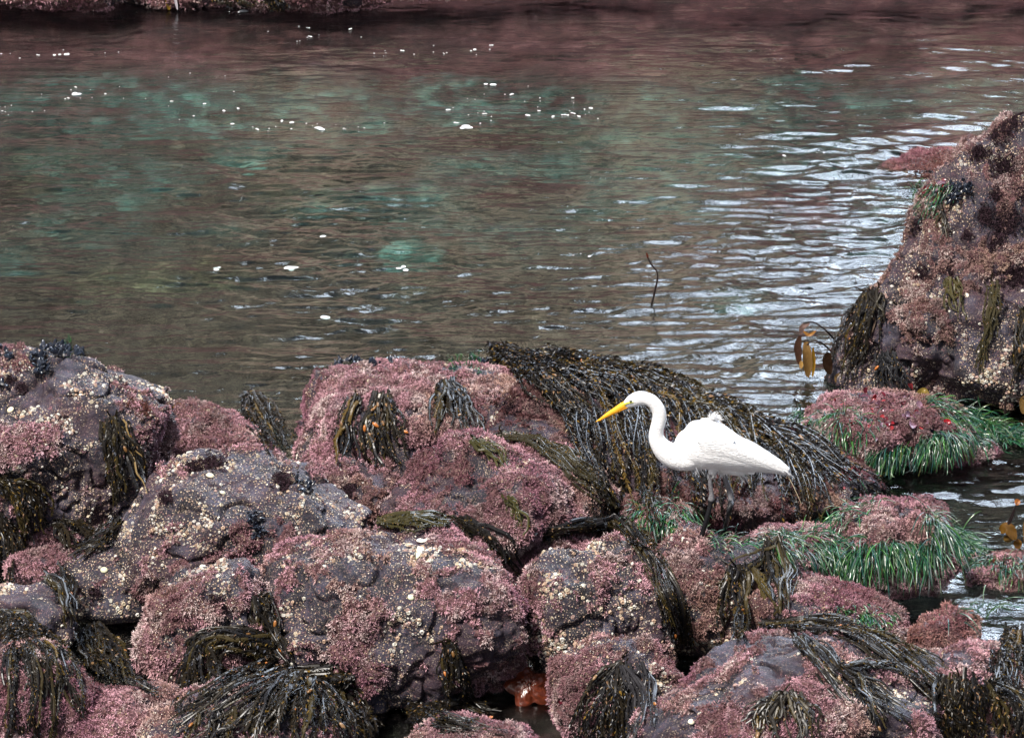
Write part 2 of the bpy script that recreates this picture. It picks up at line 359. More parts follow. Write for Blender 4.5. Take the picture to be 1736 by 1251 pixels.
# ------------------------------------------------------------------ water
wx, wy, wq = grid(axis(-60, -3.8, 3.8, 60, 0.0145, 22), axis(-10, 16.6, 30.6, 90, 0.0145, 24))
wp = np.stack([wx, wy, np.zeros_like(wx)], -1)
def ripples(x, y):
    p = np.stack([x, y, np.zeros_like(x)], -1)
    warp = 0.10 * fbm(p * 2.2, 2, 41)
    rm = np.interp(y, [17, 19, 21, 24.5, 26.5, 29], [0.22, 0.35, 1.0, 1.0, 0.55, 0.30])           # calmer towards the far bank and in the pool
    rm = rm * (0.65 + 0.5 * sstep(-0.4, 0.5, fbm(p * 0.9, 3, 43)))
    q1 = np.stack([x * 4.4 + warp * 8, y * 12, x * 0], -1); z = 0.0125 * fbm(q1, 3, 44, 0.5) - 0.0150 * np.abs(fbm(q1 * 0.9 + 9, 3, 144, 0.5))
    z = z + 0.0020 * vn(np.stack([x * 17 + warp * 20, y * 30, x * 0 + 3], -1), 46)
    right = sstep(0.5, 1.9, x - 0.05 * (y - 21))
    right = right * (0.35 + 0.9 * sstep(-.35, .35, fbm(np.stack([x * 1.1, y * 2.2, x * 0], -1), 3, 52)))
    ph = (y * 0.93 - x * 0.36 + warp * 1.2)
    z = z + right * (0.0115 * np.sin(ph * 2 * math.pi / 0.34 + 3 * vn(p * 1.7, 47)) + 0.0035 * np.sin((y + 0.1 * x + warp) * 2 * math.pi / 0.13 + 4 * vn(p * 2.5, 48)))
    z = z + 0.006 * np.sin((y * 0.97 + x * 0.2 + warp * 2) * 2 * math.pi / 0.8 + 2 * vn(p * 0.8, 50))
    return z * rm
wz = ripples(wx, wy)
m, nt, b = M('sea_water'); P = pos(nt)
nt.nodes.remove(b)
sepx = N(nt, 'ShaderNodeMapping', ins={'Scale': (0.7, 1.0, 1.0)}); nt.links.new(P, sepx.inputs[0])
bp = N(nt, 'ShaderNodeBump', ins={'Strength': 1.0, 'Distance': 0.0032}); nt.links.new(noise(nt, sepx.outputs[0], 26, 3, 0.55), bp.inputs['Height'])
rf = N(nt, 'ShaderNodeBsdfRefraction', ins={'Roughness': 0.0, 'IOR': 1.333, 'Color': (0.78, 0.90, 0.86, 1)})
tr = N(nt, 'ShaderNodeBsdfTransparent', ins={'Color': (0.78, 0.90, 0.86, 1)})
gl = N(nt, 'ShaderNodeBsdfGlossy', ins={'Roughness': 0.02})
fr = N(nt, 'ShaderNodeFresnel', ins={'IOR': 1.42})
for q in (rf, gl, fr): nt.links.new(bp.outputs[0], q.inputs['Normal'])
m1 = N(nt, 'ShaderNodeMixShader', ins={0: 0.06}); nt.links.new(rf.outputs[0], m1.inputs[1]); nt.links.new(tr.outputs[0], m1.inputs[2])
m2 = N(nt, 'ShaderNodeMixShader'); nt.links.new(fr.outputs[0], m2.inputs[0]); nt.links.new(m1.outputs[0], m2.inputs[1]); nt.links.new(gl.outputs[0], m2.inputs[2])
nt.links.new(m2.outputs[0], nt.nodes['Material Output'].inputs[0])
MWATER = m
link('water', mesh('water', np.stack([wx, wy, wz], -1), wq, MWATER), kind='structure')
# foam flecks: little rafts of bubbles lying on the water
fo = []
for (px, py, n, sx, sy) in [(130, 165, 7, 110, 8), (30, 185, 8, 40, 10), (200, 150, 5, 60, 10), (350, 180, 8, 60, 20), (500, 215, 14, 90, 12), (540, 60, 12, 60, 18), (680, 90, 8, 50, 8), (800, 90, 8, 50, 8), (800, 200, 10, 60, 12),
                         (860, 165, 10, 70, 12), (960, 190, 16, 60, 12), (100, 92, 10, 90, 5), (395, 20, 2, 20, 2), (1360, 260, 4, 60, 10), (990, 430, 4, 50, 8), (300, 125, 3, 80, 5), (620, 215, 6, 60, 8)]:
    for _ in range(n): fo.append((px + random.gauss(0, sx * 0.6), py + random.gauss(0, sy * 0.6), random.choice([2, 2.5, 3, 3, 4, 5, 6])))
fo += [(790, 216, 14), (545, 218, 15), (130, 161, 12), (830, 144, 10), (110, 93, 10), (412, 19, 12), (497, 453, 17), (557, 539, 15), (368, 455, 11), (680, 455, 9), (545, 401, 9)]
FV, FF = [], []
def dome(c, rx, ry, rz, seg=10, rings=3, up=None):
    V = []; Fq = []; Ft = []
    for r in range(rings):
        a = r / rings * math.pi / 2
        for s in range(seg):
            t = s / seg * 2 * math.pi
            V.append((rx * math.cos(a) * math.cos(t), ry * math.cos(a) * math.sin(t), rz * math.sin(a)))
    V.append((0, 0, rz))
    for r in range(rings - 1):
        for s in range(seg):
            a, b2 = r * seg + s, r * seg + (s + 1) % seg
            Fq.append((a, b2, b2 + seg)); Fq.append((a, b2 + seg, a + seg))
    for s in range(seg): Fq.append(((rings - 1) * seg + s, (rings - 1) * seg + (s + 1) % seg, rings * seg))
    return np.array(V) + np.asarray(c), np.array(Fq)
class Acc:
    def __init__(s): s.V = []; s.F = []; s.C = []; s.n = 0
    def add(s, V, Fc, col=None):
        s.V.append(V); s.F.append(np.asarray(Fc) + s.n); s.n += len(V)
        if col is not None:
            c = np.asarray(col, dtype=float); s.C.append(np.tile(c, (len(V), 1)) if c.ndim == 1 else c)
    def out(s): return np.concatenate(s.V), np.concatenate(s.F), (np.concatenate(s.C) if s.C else None)
acc = Acc()
for px, py, r in fo:
    w = at_z(px, py, 0.004); rr = r / 385.0
    for _ in range(1 + int(r / 4)):
        q = w + np.array([random.gauss(0, rr * .5), random.gauss(0, rr * .5), 0]) if r > 4 else w
        V, Fq = dome(q, rr * random.uniform(.35, .75), rr * random.uniform(.4, .8), 0.003, 9, 2); acc.add(V, Fq)
V, Fq, _ = acc.out()
link('sea_foam', mesh('sea_foam', V, Fq, plain('foam', (0.8, 0.82, 0.84), 0.5)), label='small white flecks of foam drifting across the dark water', cat='foam', kind='stuff')
# ------------------------------------------------------------------ cliff beyond the far bank (out of frame above, height and colours shaped for its reflection in the pool)
cxs = np.arange(-9, 9.01, 0.09); czs = np.arange(-0.8, 17.6, 0.11)
X, Z = np.meshgrid(cxs, czs, indexing='ij')
top = np.interp(X, [-9, 0.75, 1.15, 1.55, 2.1, 9], [17, 16, 9.5, 5.0, 4.5, 4.2]) + 0.25 * fbm(np.stack([X.ravel() * 1.5, X.ravel() * 0, X.ravel() * 0], -1), 3, 5).reshape(X.shape)
Zt = np.minimum(Z, top); Yc = 31.5 + Zt * 0.62 + np.maximum(Z - top, 0) * 2.0
p = np.stack([X.ravel(), Yc.ravel(), Zt.ravel()], -1)
d = 0.5 * fbm(p * 0.9, 5, 61) + 0.12 * fbm(p * 5, 4, 62)
p[:, 1] += d; p[:, 2] += 0.15 * fbm(p * 3, 3, 63)
n1, n2 = X.shape; idx = np.arange(n1 * n2).reshape(n1, n2)
q = np.stack([idx[:-1, :-1], idx[1:, :-1], idx[1:, 1:], idx[:-1, 1:]], -1).reshape(-1, 4)
m, nt, b = M('cliff_rock'); P = pos(nt)
c = ramp(nt, noise(nt, P, 0.75, 8, 0.58), [(0.47, (0.004, 0.005, 0.005)), (0.51, (0.05, 0.05, 0.042)), (0.55, (0.82, 0.70, 0.54))])
sx = N(nt, 'ShaderNodeSeparateXYZ'); nt.links.new(P, sx.inputs[0])
mr = N(nt, 'ShaderNodeMapRange', ins={'From Min': 1.1, 'From Max': 2.0, 'To Min': 1.0, 'To Max': 0.0}); nt.links.new(sx.outputs[2], mr.inputs[0])
c = mixc(nt, mr.outputs[0], c, ramp(nt, noise(nt, P, 2.2, 8, 0.7), [(0.38, (0.03, 0.012, 0.016)), (0.52, (0.30, 0.13, 0.14)), (0.68, (0.60, 0.36, 0.34))]))
nt.links.new(c, b.inputs['Base Color']); b.inputs['Roughness'].default_value = 0.9; bump(nt, b, noise(nt, P, 12, 8, 0.7), 0.8, 0.08)
link('cliff', mesh('cliff', p, q, m), kind='structure')
# ------------------------------------------------------------------ build boulders
PAL = [((0.030, 0.008, 0.013), (0.66, 0.38, 0.43)), ((0.10, 0.035, 0.035), (0.42, 0.24, 0.20)), ((0.02, 0.009, 0.010), (0.13, 0.055, 0.06)), ((0.022, 0.011, 0.011), (0.34, 0.21, 0.19))]
def tri_area(V, Q):
    a = np.cross(V[Q[:, 1]] - V[Q[:, 0]], V[Q[:, 2]] - V[Q[:, 0]]); b2 = np.cross(V[Q[:, 2]] - V[Q[:, 0]], V[Q[:, 3]] - V[Q[:, 0]])
    return 0.5 * (np.linalg.norm(a, axis=1) + np.linalg.norm(b2, axis=1)), (a + b2)
def unit(v): return v / np.maximum(np.linalg.norm(v, axis=-1, keepdims=True), 1e-9)
CV, CF, CID = [], [], []; off = 0
def tufts(Pn, Nn, colA, colB, length, width, blades, droop=0.5, spread=0.9, hue=None):
    """fans of narrow fronds: returns V, quads, cols"""
    k = len(Pn); Pn = np.repeat(Pn, blades, 0); Nn = np.repeat(Nn, blades, 0)
    A = np.repeat(colA, blades, 0); Bc = np.repeat(colB, blades, 0); L = np.repeat(length, blades) * RNG.uniform(0.6, 1.25, len(Pn))
    D = unit(Nn + spread * RNG.normal(0, 0.6, Pn.shape)); D[:, 2] -= droop * (1 - np.clip(Nn[:, 2], 0, 1)) * 0.6; D = unit(D)
    S = unit(np.cross(D, RNG.normal(0, 1, Pn.shape))); W = (width * RNG.uniform(0.7, 1.4, len(Pn)))[:, None]; L = L[:, None]
    b0 = Pn - D * 0.002 + RNG.normal(0, 0.0025, Pn.shape)
    Bc = Bc * 1.12; V = np.stack([b0, b0 + D * L * 0.6 - S * W, b0 + D * L, b0 + D * L * 0.6 + S * W], 1).reshape(-1, 3)
    C = np.stack([A, A * 0.65 + Bc * 0.35, Bc, A * 0.65 + Bc * 0.35], 1).reshape(-1, 3)  # pale tips are real; shade between fronds is put into the dark base colour
    return V, np.arange(len(V)).reshape(-1, 4), C
for B in BOULDERS:
    R = max(B.r); n = int(np.clip(R * 1.55 / B.h, 24, 210))
    d, q = cs(n); V, turf, barn = shape(B, d)
    keep = (V[q][:, :, 2].max(1) > -0.35); q = q[keep]
    used = np.zeros(len(V), bool); used[q.ravel()] = True; mp = np.cumsum(used) - 1
    V, turf, barn, q = V[used], turf[used], barn[used], mp[q]
    root = link(B.name, mesh(B.name, V - B.c, q, MROCK, attrs={'turf': turf, 'barn': barn}), label=B.label, cat=B.cat, group=B.group)
    root.location = B.c; B.obj = root
    d2, q2 = cs(30); V2, _, _ = shape(B, d2, False)
    CV.append(V2); CF.append(q2 + off); off += len(V2); CID += [len(CID) and 0] * 0
    B.q2n = len(q2)
    # living crust
    far = B.c[1] > 28
    ar, nn = tri_area(V, q); nn = unit(nn); cen = V[q].mean(1)
    vis = (nn * unit(CAM - cen)).sum(1) > -0.35
    tf = turf[q].mean(1); bf = barn[q].mean(1)
    dens = 13500 if not far else 2500
    lam = ar * dens * np.clip(tf, 0, 1) ** 1.5 * vis * (cen[:, 2] > -0.06)
    cnt = RNG.poisson(lam); fi = np.repeat(np.arange(len(q)), cnt)
    if len(fi) > 10:
        w = RNG.dirichlet([1, 1, 1, 1], len(fi)); Pn = (V[q[fi]] * w[:, :, None]).sum(1); Nn = nn[fi]
        ph = fbm(Pn * 7, 3, B.seed + 20)[:, None]; ph2 = fbm(Pn * 3, 2, B.seed + 21)[:, None] ; sp = fbm(Pn * 25, 2, B.seed + 22)[:, None]
        a, bcol = PAL[B.pal]; a = np.array(a); bcol = np.array(bcol)
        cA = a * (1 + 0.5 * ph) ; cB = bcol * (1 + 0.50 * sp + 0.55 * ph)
        tan = .7 * sstep(0.1, 0.55, ph2); cA = cA * (1 - tan) + np.array((0.06, 0.026, 0.018)) * tan; cB = cB * (1 - tan) + np.array((0.58, 0.40, 0.30)) * tan
        red = sstep(0.15, 0.55, -ph2 + 0.3 * ph) * (0.2 if B.pal == 3 else 0.8); wh = sstep(.02, .40, fbm(Pn * 12, 3, B.seed + 25))[:, None] * .8; cB = cB * (1 - wh) + np.array((0.88, 0.72, 0.68)) * wh * (.35 if B.pal in (1, 2) else 1.0) + cB * wh * (.65 if B.pal in (1, 2) else 0.0); cB = cB * (1 - red) + np.array((0.33, 0.14, 0.20)) * red
        dk = sstep(.05, .40, fbm(Pn * 4.5, 3, B.seed + 27))[:, None] * .62; cB = cB * (1 - dk) + np.array((.12, .045, .04)) * dk
        rim = RNG.uniform(0.7, 1.2, (len(Pn), 1))
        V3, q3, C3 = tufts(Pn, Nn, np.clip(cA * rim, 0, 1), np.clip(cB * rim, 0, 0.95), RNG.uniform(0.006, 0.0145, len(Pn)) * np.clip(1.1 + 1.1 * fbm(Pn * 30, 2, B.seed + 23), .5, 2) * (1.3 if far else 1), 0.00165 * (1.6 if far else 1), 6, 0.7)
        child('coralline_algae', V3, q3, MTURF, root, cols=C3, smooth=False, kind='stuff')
    bn = sstep(.06, .45, fbm(cen * 11, 3, B.seed + 40)); lam = ar * 6500 * (bf ** 2) * (1.1 - tf) * (1.5 * bn + .04) * vis * (cen[:, 2] > 0.03) * (0 if far else 1); cnt = RNG.poisson(lam); fi = np.repeat(np.arange(len(q)), cnt)
    if len(fi) > 10:
        w = RNG.dirichlet([1, 1, 1, 1], len(fi)); Pn = (V[q[fi]] * w[:, :, None]).sum(1); Nn = nn[fi]; k = len(fi)
        T = unit(np.cross(Nn, RNG.normal(0, 1, Nn.shape))); U = np.cross(Nn, T); r = (0.0026 + 0.0085 * RNG.random(k) ** 3.5)[:, None]
        ring = [(1.0, 0.0), (0.62, 0.75), (0.34, 0.6)]; VV = []
        for rr, hh2 in ring:
            for s in range(6):
                t = s / 6 * 2 * math.pi; VV.append(Pn + r * rr * (math.cos(t) * T + math.sin(t) * U) + Nn * r * (hh2 - 0.1))
        VV = np.stack(VV, 1).reshape(-1, 3); fq = []
        for g in range(2):
            for s in range(6): fq.append((g * 6 + s, g * 6 + (s + 1) % 6, g * 6 + 6 + (s + 1) % 6, g * 6 + 6 + s))
        fq.append((12, 13, 14, 15)); fq.append((12, 15, 16, 17))
        fq = (np.array(fq)[None] + (np.arange(k) * 18)[:, None, None]).reshape(-1, 4)
        pc = 0.85 * np.array([(0.62, 0.52, 0.38), (0.55, 0.38, 0.27), (0.70, 0.66, 0.60), (0.45, 0.30, 0.26), (0.75, 0.72, 0.62)])[RNG.integers(0, 5, k)] * RNG.uniform(0.65, 1.1, (k, 1))
        CC = np.repeat(pc, 18, 0); CC.reshape(k, 18, 3)[:, 12:] *= 0.45
        child('barnacle', VV, fq, MBARN, root, cols=CC, smooth=False, kind='stuff')
gs = (gx > -2.9) & (gx < 2.9) & (gy > 16.7) & (gy < 22) & (gz > -0.12)
sq = gq[gs[gq].all(1)]; ar, nn = tri_area(gp, sq); nn = unit(nn); cnt = RNG.poisson(ar * 7000); fi = np.repeat(np.arange(len(sq)), cnt)
w = RNG.dirichlet([1, 1, 1, 1], len(fi)); Pn = (gp[sq[fi]] * w[:, :, None]).sum(1)
cA = np.tile(np.array((.03, .012, .014)), (len(Pn), 1)); cB = np.array((.16, .075, .075)) * (1 + .6 * fbm(Pn * 9, 3, 811)[:, None])  # turf colour darkened to carry the shade of the gaps
V3, q3, C3 = tufts(Pn, nn[fi], cA, cB, RNG.uniform(.008, .02, len(Pn)), .002, 5)
link('turf_carpet', mesh('turf_carpet', V3, q3, MTURF, cols=C3, smooth=False), label='pink turf algae in the gaps between the boulders, darkened for their shade', cat='algae', kind='stuff')
CVa = np.concatenate(CV); CFa = np.concatenate(CF)
# reef shelf joins the cast mesh
sel = (gx > -3) & (gx < 3) & (gy > 16.6) & (gy < 23)
xs2, ys2, q2 = grid(np.arange(-3, 3.01, 0.06), np.arange(16.6, 30, 0.06))
z2 = np.maximum(ground_h(xs2, ys2), -0.02)
BV = np.concatenate([CVa, np.stack([xs2, ys2, z2], -1)]); BF = np.concatenate([CFa, q2 + len(CVa)])
BVH = BVHTree.FromPolygons(BV.tolist(), BF.tolist())
def rock_of(i):
    k = i // B.q2n
    return BOULDERS[k] if k < len(BOULDERS) else None
def cast(px, py):
    d = ray(px, py); d = d / np.linalg.norm(d)
    h = BVH.ray_cast(Vector(CAM), Vector(d))
    if h[0] is None: w = at_z(px, py, 0.0); return w, np.array([0, 0, 1.0]), np.linalg.norm(w - CAM), None
    return np.array(h[0]), np.array(h[1]), h[3], h[2]
# ------------------------------------------------------------------ sky and sun
w = bpy.data.worlds.new('World'); SC.world = w; w.use_nodes = True; nt = w.node_tree
bg = nt.nodes['Background']; sky = nt.nodes.new('ShaderNodeTexSky'); sky.sky_type = 'NISHITA'; sky.sun_disc = False
SUN_EL, SUN_AZ = math.radians(56), math.radians(-142)      # azimuth measured clockwise from +Y
sky.sun_elevation = SUN_EL; sky.sun_rotation = SUN_AZ; sky.air_density = 1.0; sky.dust_density = 4.0; sky.ozone_density = 1.0
bg.inputs[1].default_value = 0.055
# added bright patch of sky, out of view, for white glints on the right-hand water
gd = N(nt, 'ShaderNodeTexCoord').outputs['Generated']
dt = N(nt, 'ShaderNodeVectorMath', operation='DOT_PRODUCT'); nt.links.new(gd, dt.inputs[0])
_a, _e = math.radians(25), math.radians(34); dt.inputs[1].default_value = (math.sin(_a) * math.cos(_e), math.cos(_a) * math.cos(_e), math.sin(_e))
cm = N(nt, 'ShaderNodeMapRange', interpolation_type='SMOOTHSTEP', ins={'From Min': math.cos(math.radians(25)), 'From Max': math.cos(math.radians(19)), 'To Min': 0.0, 'To Max': 1.0}); nt.links.new(dt.outputs['Value'], cm.inputs[0])
cn = ramp(nt, noise(nt, gd, 9, 6, 0.6), [(0.42, (0.05,) * 3), (0.55, (1, 1, 1))])
cx = N(nt, 'ShaderNodeMath', operation='MULTIPLY'); nt.links.new(cm.outputs[0], cx.inputs[0]); nt.links.new(cn, cx.inputs[1])
nt.links.new(mixc(nt, cx.outputs[0], sky.outputs[0], (135, 155, 185)), bg.inputs[0])
sl = bpy.data.objects.new('sun', bpy.data.lights.new('sun', 'SUN')); COL.objects.link(sl)
sl.data.energy = 3.9; sl.data.angle = math.radians(9); sl.data.color = (1, 0.95, 0.88)
sd = Vector((math.sin(SUN_AZ) * math.cos(SUN_EL), math.cos(SUN_AZ) * math.cos(SUN_EL), math.sin(SUN_EL)))
sl.rotation_euler = sd.to_track_quat('Z', 'Y').to_euler()
SC.view_settings.view_transform = 'Standard'; SC.view_settings.look = 'None'; SC.view_settings.gamma = 1; SC.view_settings.exposure = 0.88
# ------------------------------------------------------------------ kelp
def resample(P, n):
    P = np.asarray(P, float); s = np.concatenate([[0], np.cumsum(np.linalg.norm(np.diff(P, axis=0), axis=1))])
    if s[-1] < 1e-9: return np.repeat(P[:1], n, 0)
    # Catmull-Rom through the points
    if len(P) > 2:
        Q = np.vstack([2 * P[0] - P[1], P, 2 * P[-1] - P[-2]]); out = []
        for i in range(len(P) - 1):
            t = np.linspace(0, 1, 12, endpoint=False)[:, None]; a, b_, c, d = Q[i], Q[i + 1], Q[i + 2], Q[i + 3]
            out.append(0.5 * ((2 * b_) + (-a + c) * t + (2 * a - 5 * b_ + 4 * c - d) * t * t + (-a + 3 * b_ - 3 * c + d) * t ** 3))
        P = np.vstack(out + [P[-1:]]); s = np.concatenate([[0], np.cumsum(np.linalg.norm(np.diff(P, axis=0), axis=1))])
    q = np.linspace(0, s[-1], n); return np.stack([np.interp(q, s, P[:, k]) for k in range(P.shape[1])], -1)
def smooth1(a, k=3, it=2):
    a = a.copy()
    for _ in range(it):
        p = np.concatenate([np.repeat(a[:1], k, 0), a, np.repeat(a[-1:], k, 0)])
        a = np.stack([p[i:i + len(a)] for i in range(2 * k + 1)]).mean(0)
    return a
def drape(poly, lift=0.02, wig=3.0):
    L = sum(math.dist(poly[i], poly[i + 1]) for i in range(len(poly) - 1)); n = max(6, int(L / 9))
    P = resample(poly, n); t = np.linspace(0, 1, n)
    for ax in (0, 1):
        P[:, ax] += wig * (np.sin(t * random.uniform(3, 9) + random.uniform(0, 6)) + 0.5 * np.sin(t * random.uniform(10, 20) + random.uniform(0, 6))) * np.minimum(1, t * 4)
    T, NN, D = [], [], []
    for x, y in P:
        w, nn, dist, _ = cast(x, y); T.append(dist); NN.append(nn); d = ray(x, y); D.append(d / np.linalg.norm(d))
    T = np.array(T); D = np.array(D); NN = unit(smooth1(np.array(NN), 2, 2) + 1e-6)
    lo = np.array([T[max(0, i - 1):i + 2].min() for i in range(n)])
    Ts = np.minimum(smooth1(lo, 2, 2), T)
    W = CAM + D * Ts[:, None] + NN * lift
    W[:, 2] = np.maximum(W[:, 2], 0.0 if W[:, 2].min() > -0.2 else W[:, 2])
    return resample(W, max(8, int(np.linalg.norm(np.diff(W, axis=0), axis=1).sum() / 0.012))), NN
def tube(P, r, seg=6, flat=None, nrm=None):
    n = len(P); T = unit(np.gradient(P, axis=0)); r = np.broadcast_to(r, n)
    ref = np.array([0.3, -0.6, 0.7]) if nrm is None else nrm
    S = unit(np.cross(T, ref)); U = np.cross(S, T); V = []
    for k in range(seg):
        a = 2 * math.pi * k / seg
        V.append(P + (S * math.cos(a)) * r[:, None] + (U * math.sin(a)) * (r * (flat or 1.0))[:, None])
    V = np.stack(V, 1).reshape(-1, 3); i = np.arange(n - 1)[:, None] * seg; k = np.arange(seg)[None]
    q = np.stack([i + k, i + (k + 1) % seg, i + seg + (k + 1) % seg, i + seg + k], -1).reshape(-1, 4)
    return V, q, S, U, T
KC = [np.array(c) * .75 for c in [(0.008, 0.006, 0.004), (0.014, 0.010, 0.005), (0.032, 0.023, 0.006), (0.011, 0.010, 0.011), (0.085, 0.052, 0.010)]]
def frond(P, nrm, root, wid=0.0072, leaf=0.024, dens=1.35, tone=None, floats=0.15, bare=0.0, name='frond'):
    n = len(P); t = np.linspace(0, 1, n)
    base = KC[RNG.choice(5, p=[.33, .31, .14, .20, .02])] if tone is None else np.array(tone)
    V, q, S, U, T = tube(P, wid * (1 - 0.55 * t ** 2), 6, 0.38, nrm)
    C = np.tile(base * RNG.uniform(0.8, 1.5) + 0.003, (len(V), 1)); VV = [V]; QQ = [q]; CC = [C]; off = len(V)
    step = 0.0055 / dens; L = np.linalg.norm(np.diff(P, axis=0), axis=1).sum(); m = int(L / step)
    if m > 4 and leaf > 0:
        s = RNG.uniform(bare, 1.0, m) * (n - 1.001); i = s.astype(int); f = (s - i)[:, None]
        p = P[i] * (1 - f) + P[i + 1] * f; side = np.where(RNG.random(m) < 0.5, -1, 1)[:, None]
        D = unit(S[i] * side * RNG.uniform(0.35, 1.1, (m, 1)) + U[i] * RNG.uniform(-0.1, 0.9, (m, 1)) + T[i] * RNG.uniform(0.3, 1.5, (m, 1)) + RNG.normal(0, .15, (m, 3)) + np.array([0, 0, -0.25]))
        ll = (leaf * RNG.uniform(0.5, 1.35, m) * (1 - 0.4 * (s / n) ** 2))[:, None]; ww = ll * RNG.uniform(0.12, 0.26, (m, 1))
        Wd = unit(np.cross(D, U[i] + RNG.normal(0, .6, (m, 3)))); Nn = np.cross(Wd, D); droop = np.array([0, 0, -1.0]) * ll * 0.18
        a = p; b_ = p + D * ll * .45 - Wd * ww + Nn * ll * .05; c = p + D * ll * .45 + Wd * ww + Nn * ll * .05; mid = p + D * ll * .5 - Nn * ww * .4
        e = p + D * ll + droop
        LV = np.stack([a, b_, mid, c, e], 1).reshape(-1, 3); o = off + np.arange(m)[:, None] * 5
        q1 = np.concatenate([o + 0, o + 1, o + 4, o + 2], 1); q2 = np.concatenate([o + 0, o + 2, o + 4, o + 3], 1)
        lc = base * RNG.uniform(0.6, 1.9, (m, 1)); g = RNG.random(m)
        lc[g > 0.935] = np.array((0.15, 0.09, 0.016)) * RNG.uniform(.5, 1.2, ((g > 0.935).sum(), 1))
        lc[g < 0.035] = np.array((0.20, 0.12, 0.07)); lc[(g > .035) & (g < .08)] = np.array((0.06, 0.065, 0.085))
        VV.append(LV); QQ += [q1, q2]; CC.append(np.repeat(lc, 5, 0))
    V = np.concatenate(VV); o = child(name, V, np.concatenate(QQ), MKELP, root, cols=np.concatenate(CC), smooth=False)
    for _ in range(RNG.poisson(floats * 0.3)):
        k = RNG.integers(int(n * .25), n - 2); c = P[k] + U[k] * 0.010 + S[k] * RNG.uniform(-.008, .008)
        bladder(c, unit(T[k] + RNG.normal(0, .3, 3)), RNG.uniform(0.008, 0.014), o)
    return o
def bladder(c, d, r, par):
    t = np.linspace(0, 1, 8); P = c + d * (t[:, None] - .5) * r * 2.6; rr = r * 0.55 * np.sqrt(np.maximum(1 - (2 * t - 1) ** 2, 0.01)) + 0.0005
    V, q, *_ = tube(P, rr, 8, 1.0, np.array([.3, .5, .8]))
    col = [(0.30, 0.12, 0.03), (0.18, 0.09, 0.03), (0.42, 0.14, 0.03), (0.24, 0.14, 0.07)][RNG.integers(0, 4)]
    return child('air_bladder', V, q, MBLAD, par, cols=np.tile(np.array(col), (len(V), 1)))
def kelp(label, fans, name='kelp_clump', cat='kelp', grp='kelp clumps draped over the rocks'):
    """fans: (A, B, n, options): n fronds laid between the pixel polylines A and B"""
    a0 = fans[0][0][0]; b0 = fans[0][1][0]; w, nn, _, _ = cast((a0[0] + b0[0]) / 2, (a0[1] + b0[1]) / 2)
    root = empty(name, w, label, cat, grp); tot = 0
    for A, Bp, n, o in fans:
        o = dict(o); wig = o.pop('wig', 4.0); lift = o.pop('lift', (0.006, 0.045)); end = o.pop('end', (0.6, 1.05)); jit = o.pop('jit', 9)
        n = int(n * (1.05 if 'curtain' in (grp or '') else 1.35)); widk = o.pop('wid', None)
        for k in range(n):
            if tot >= 99: break
            u = (k + random.uniform(-.4, .4)) / max(1, n - 1) if n > 1 else 0.5
            if n > 18:
                if k == 0: hubs = [random.random() for _ in range(max(4, n // 6))]
                if random.random() < .72: u = random.choice(hubs) + random.gauss(0, .03)
            e = random.uniform(*end); poly = []
            for (a, b_) in zip(A, Bp): poly.append((a[0] + (b_[0] - a[0]) * u + random.gauss(0, jit * .5), a[1] + (b_[1] - a[1]) * u + random.gauss(0, jit * .4)))
            P2 = resample(poly, 16); m = max(3, int(16 * min(e, 1))); poly = [tuple(v) for v in P2[:m]]
            P, NN = drape(poly[::2] + [poly[-1]], random.uniform(*lift), wig)
            frond(P, NN.mean(0) + np.array([0, -.2, .1]), root, wid=(widk or .0072) * random.choice([.55, .8, 1, 1.25]), **o); tot += 1
    # holdfast: short knotted stubs the fronds grow from
    acc = Acc()
    for _ in range(12):
        a = w + RNG.normal(0, .012, 3) + nn * .005; b_ = a + RNG.normal(0, .02, 3) + nn * .012
        V, q, *_ = tube(resample([a, (a + b_) / 2 + RNG.normal(0, .006, 3), b_], 6), np.linspace(.005, .003, 6), 6); acc.add(V, q, KC[1] * 1.3)
    V, q, c = acc.out(); child('holdfast', V, q, MKELP, root, cols=c)
    return root
def fan(root, ends, via=None): return root
K = kelp
K('left end of the kelp curtain, spilling down beside the pink back ridge', [
    ([(835, 605), (880, 640), (945, 700), (985, 790), (1005, 880)], [(850, 602), (940, 645), (1010, 700), (1045, 790), (1075, 890)], 44, dict(leaf=.026, floats=.15, wid=.0066, wig=8, lift=(.005, .06), jit=14)),
    ([(840, 612), (900, 625), (980, 655), (1060, 690)], [(850, 598), (960, 622), (1080, 655), (1200, 692)], 13, dict(leaf=.022, floats=2.0, wid=.006))], grp='kelp curtain on the long rock')
K('middle of the kelp curtain, straight behind the beak and neck of the egret', [
    ([(900, 615), (990, 655), (1035, 710), (1055, 790), (1075, 890)], [(920, 612), (1060, 655), (1130, 700), (1150, 790), (1160, 890)], 48, dict(leaf=.026, floats=.15, wid=.0066, wig=8, lift=(.005, .06), jit=14))], grp='kelp curtain on the long rock')
K('right part of the kelp curtain, behind the body and legs of the egret', [
    ([(980, 630), (1090, 660), (1140, 710), (1160, 790), (1170, 890)], [(1000, 628), (1120, 660), (1205, 705), (1255, 790), (1270, 900)], 48, dict(leaf=.026, floats=.15, wid=.0066, wig=8, lift=(.005, .06), jit=14))], grp='kelp curtain on the long rock')
K('kelp mat under the tail of the egret', [
    ([(1120, 670), (1205, 710), (1250, 780), (1260, 900)], [(1150, 680), (1260, 720), (1350, 790), (1380, 895)], 48, dict(leaf=.026, floats=.15, wid=.0066, wig=8, lift=(.005, .06), jit=14))], grp='kelp curtain on the long rock')
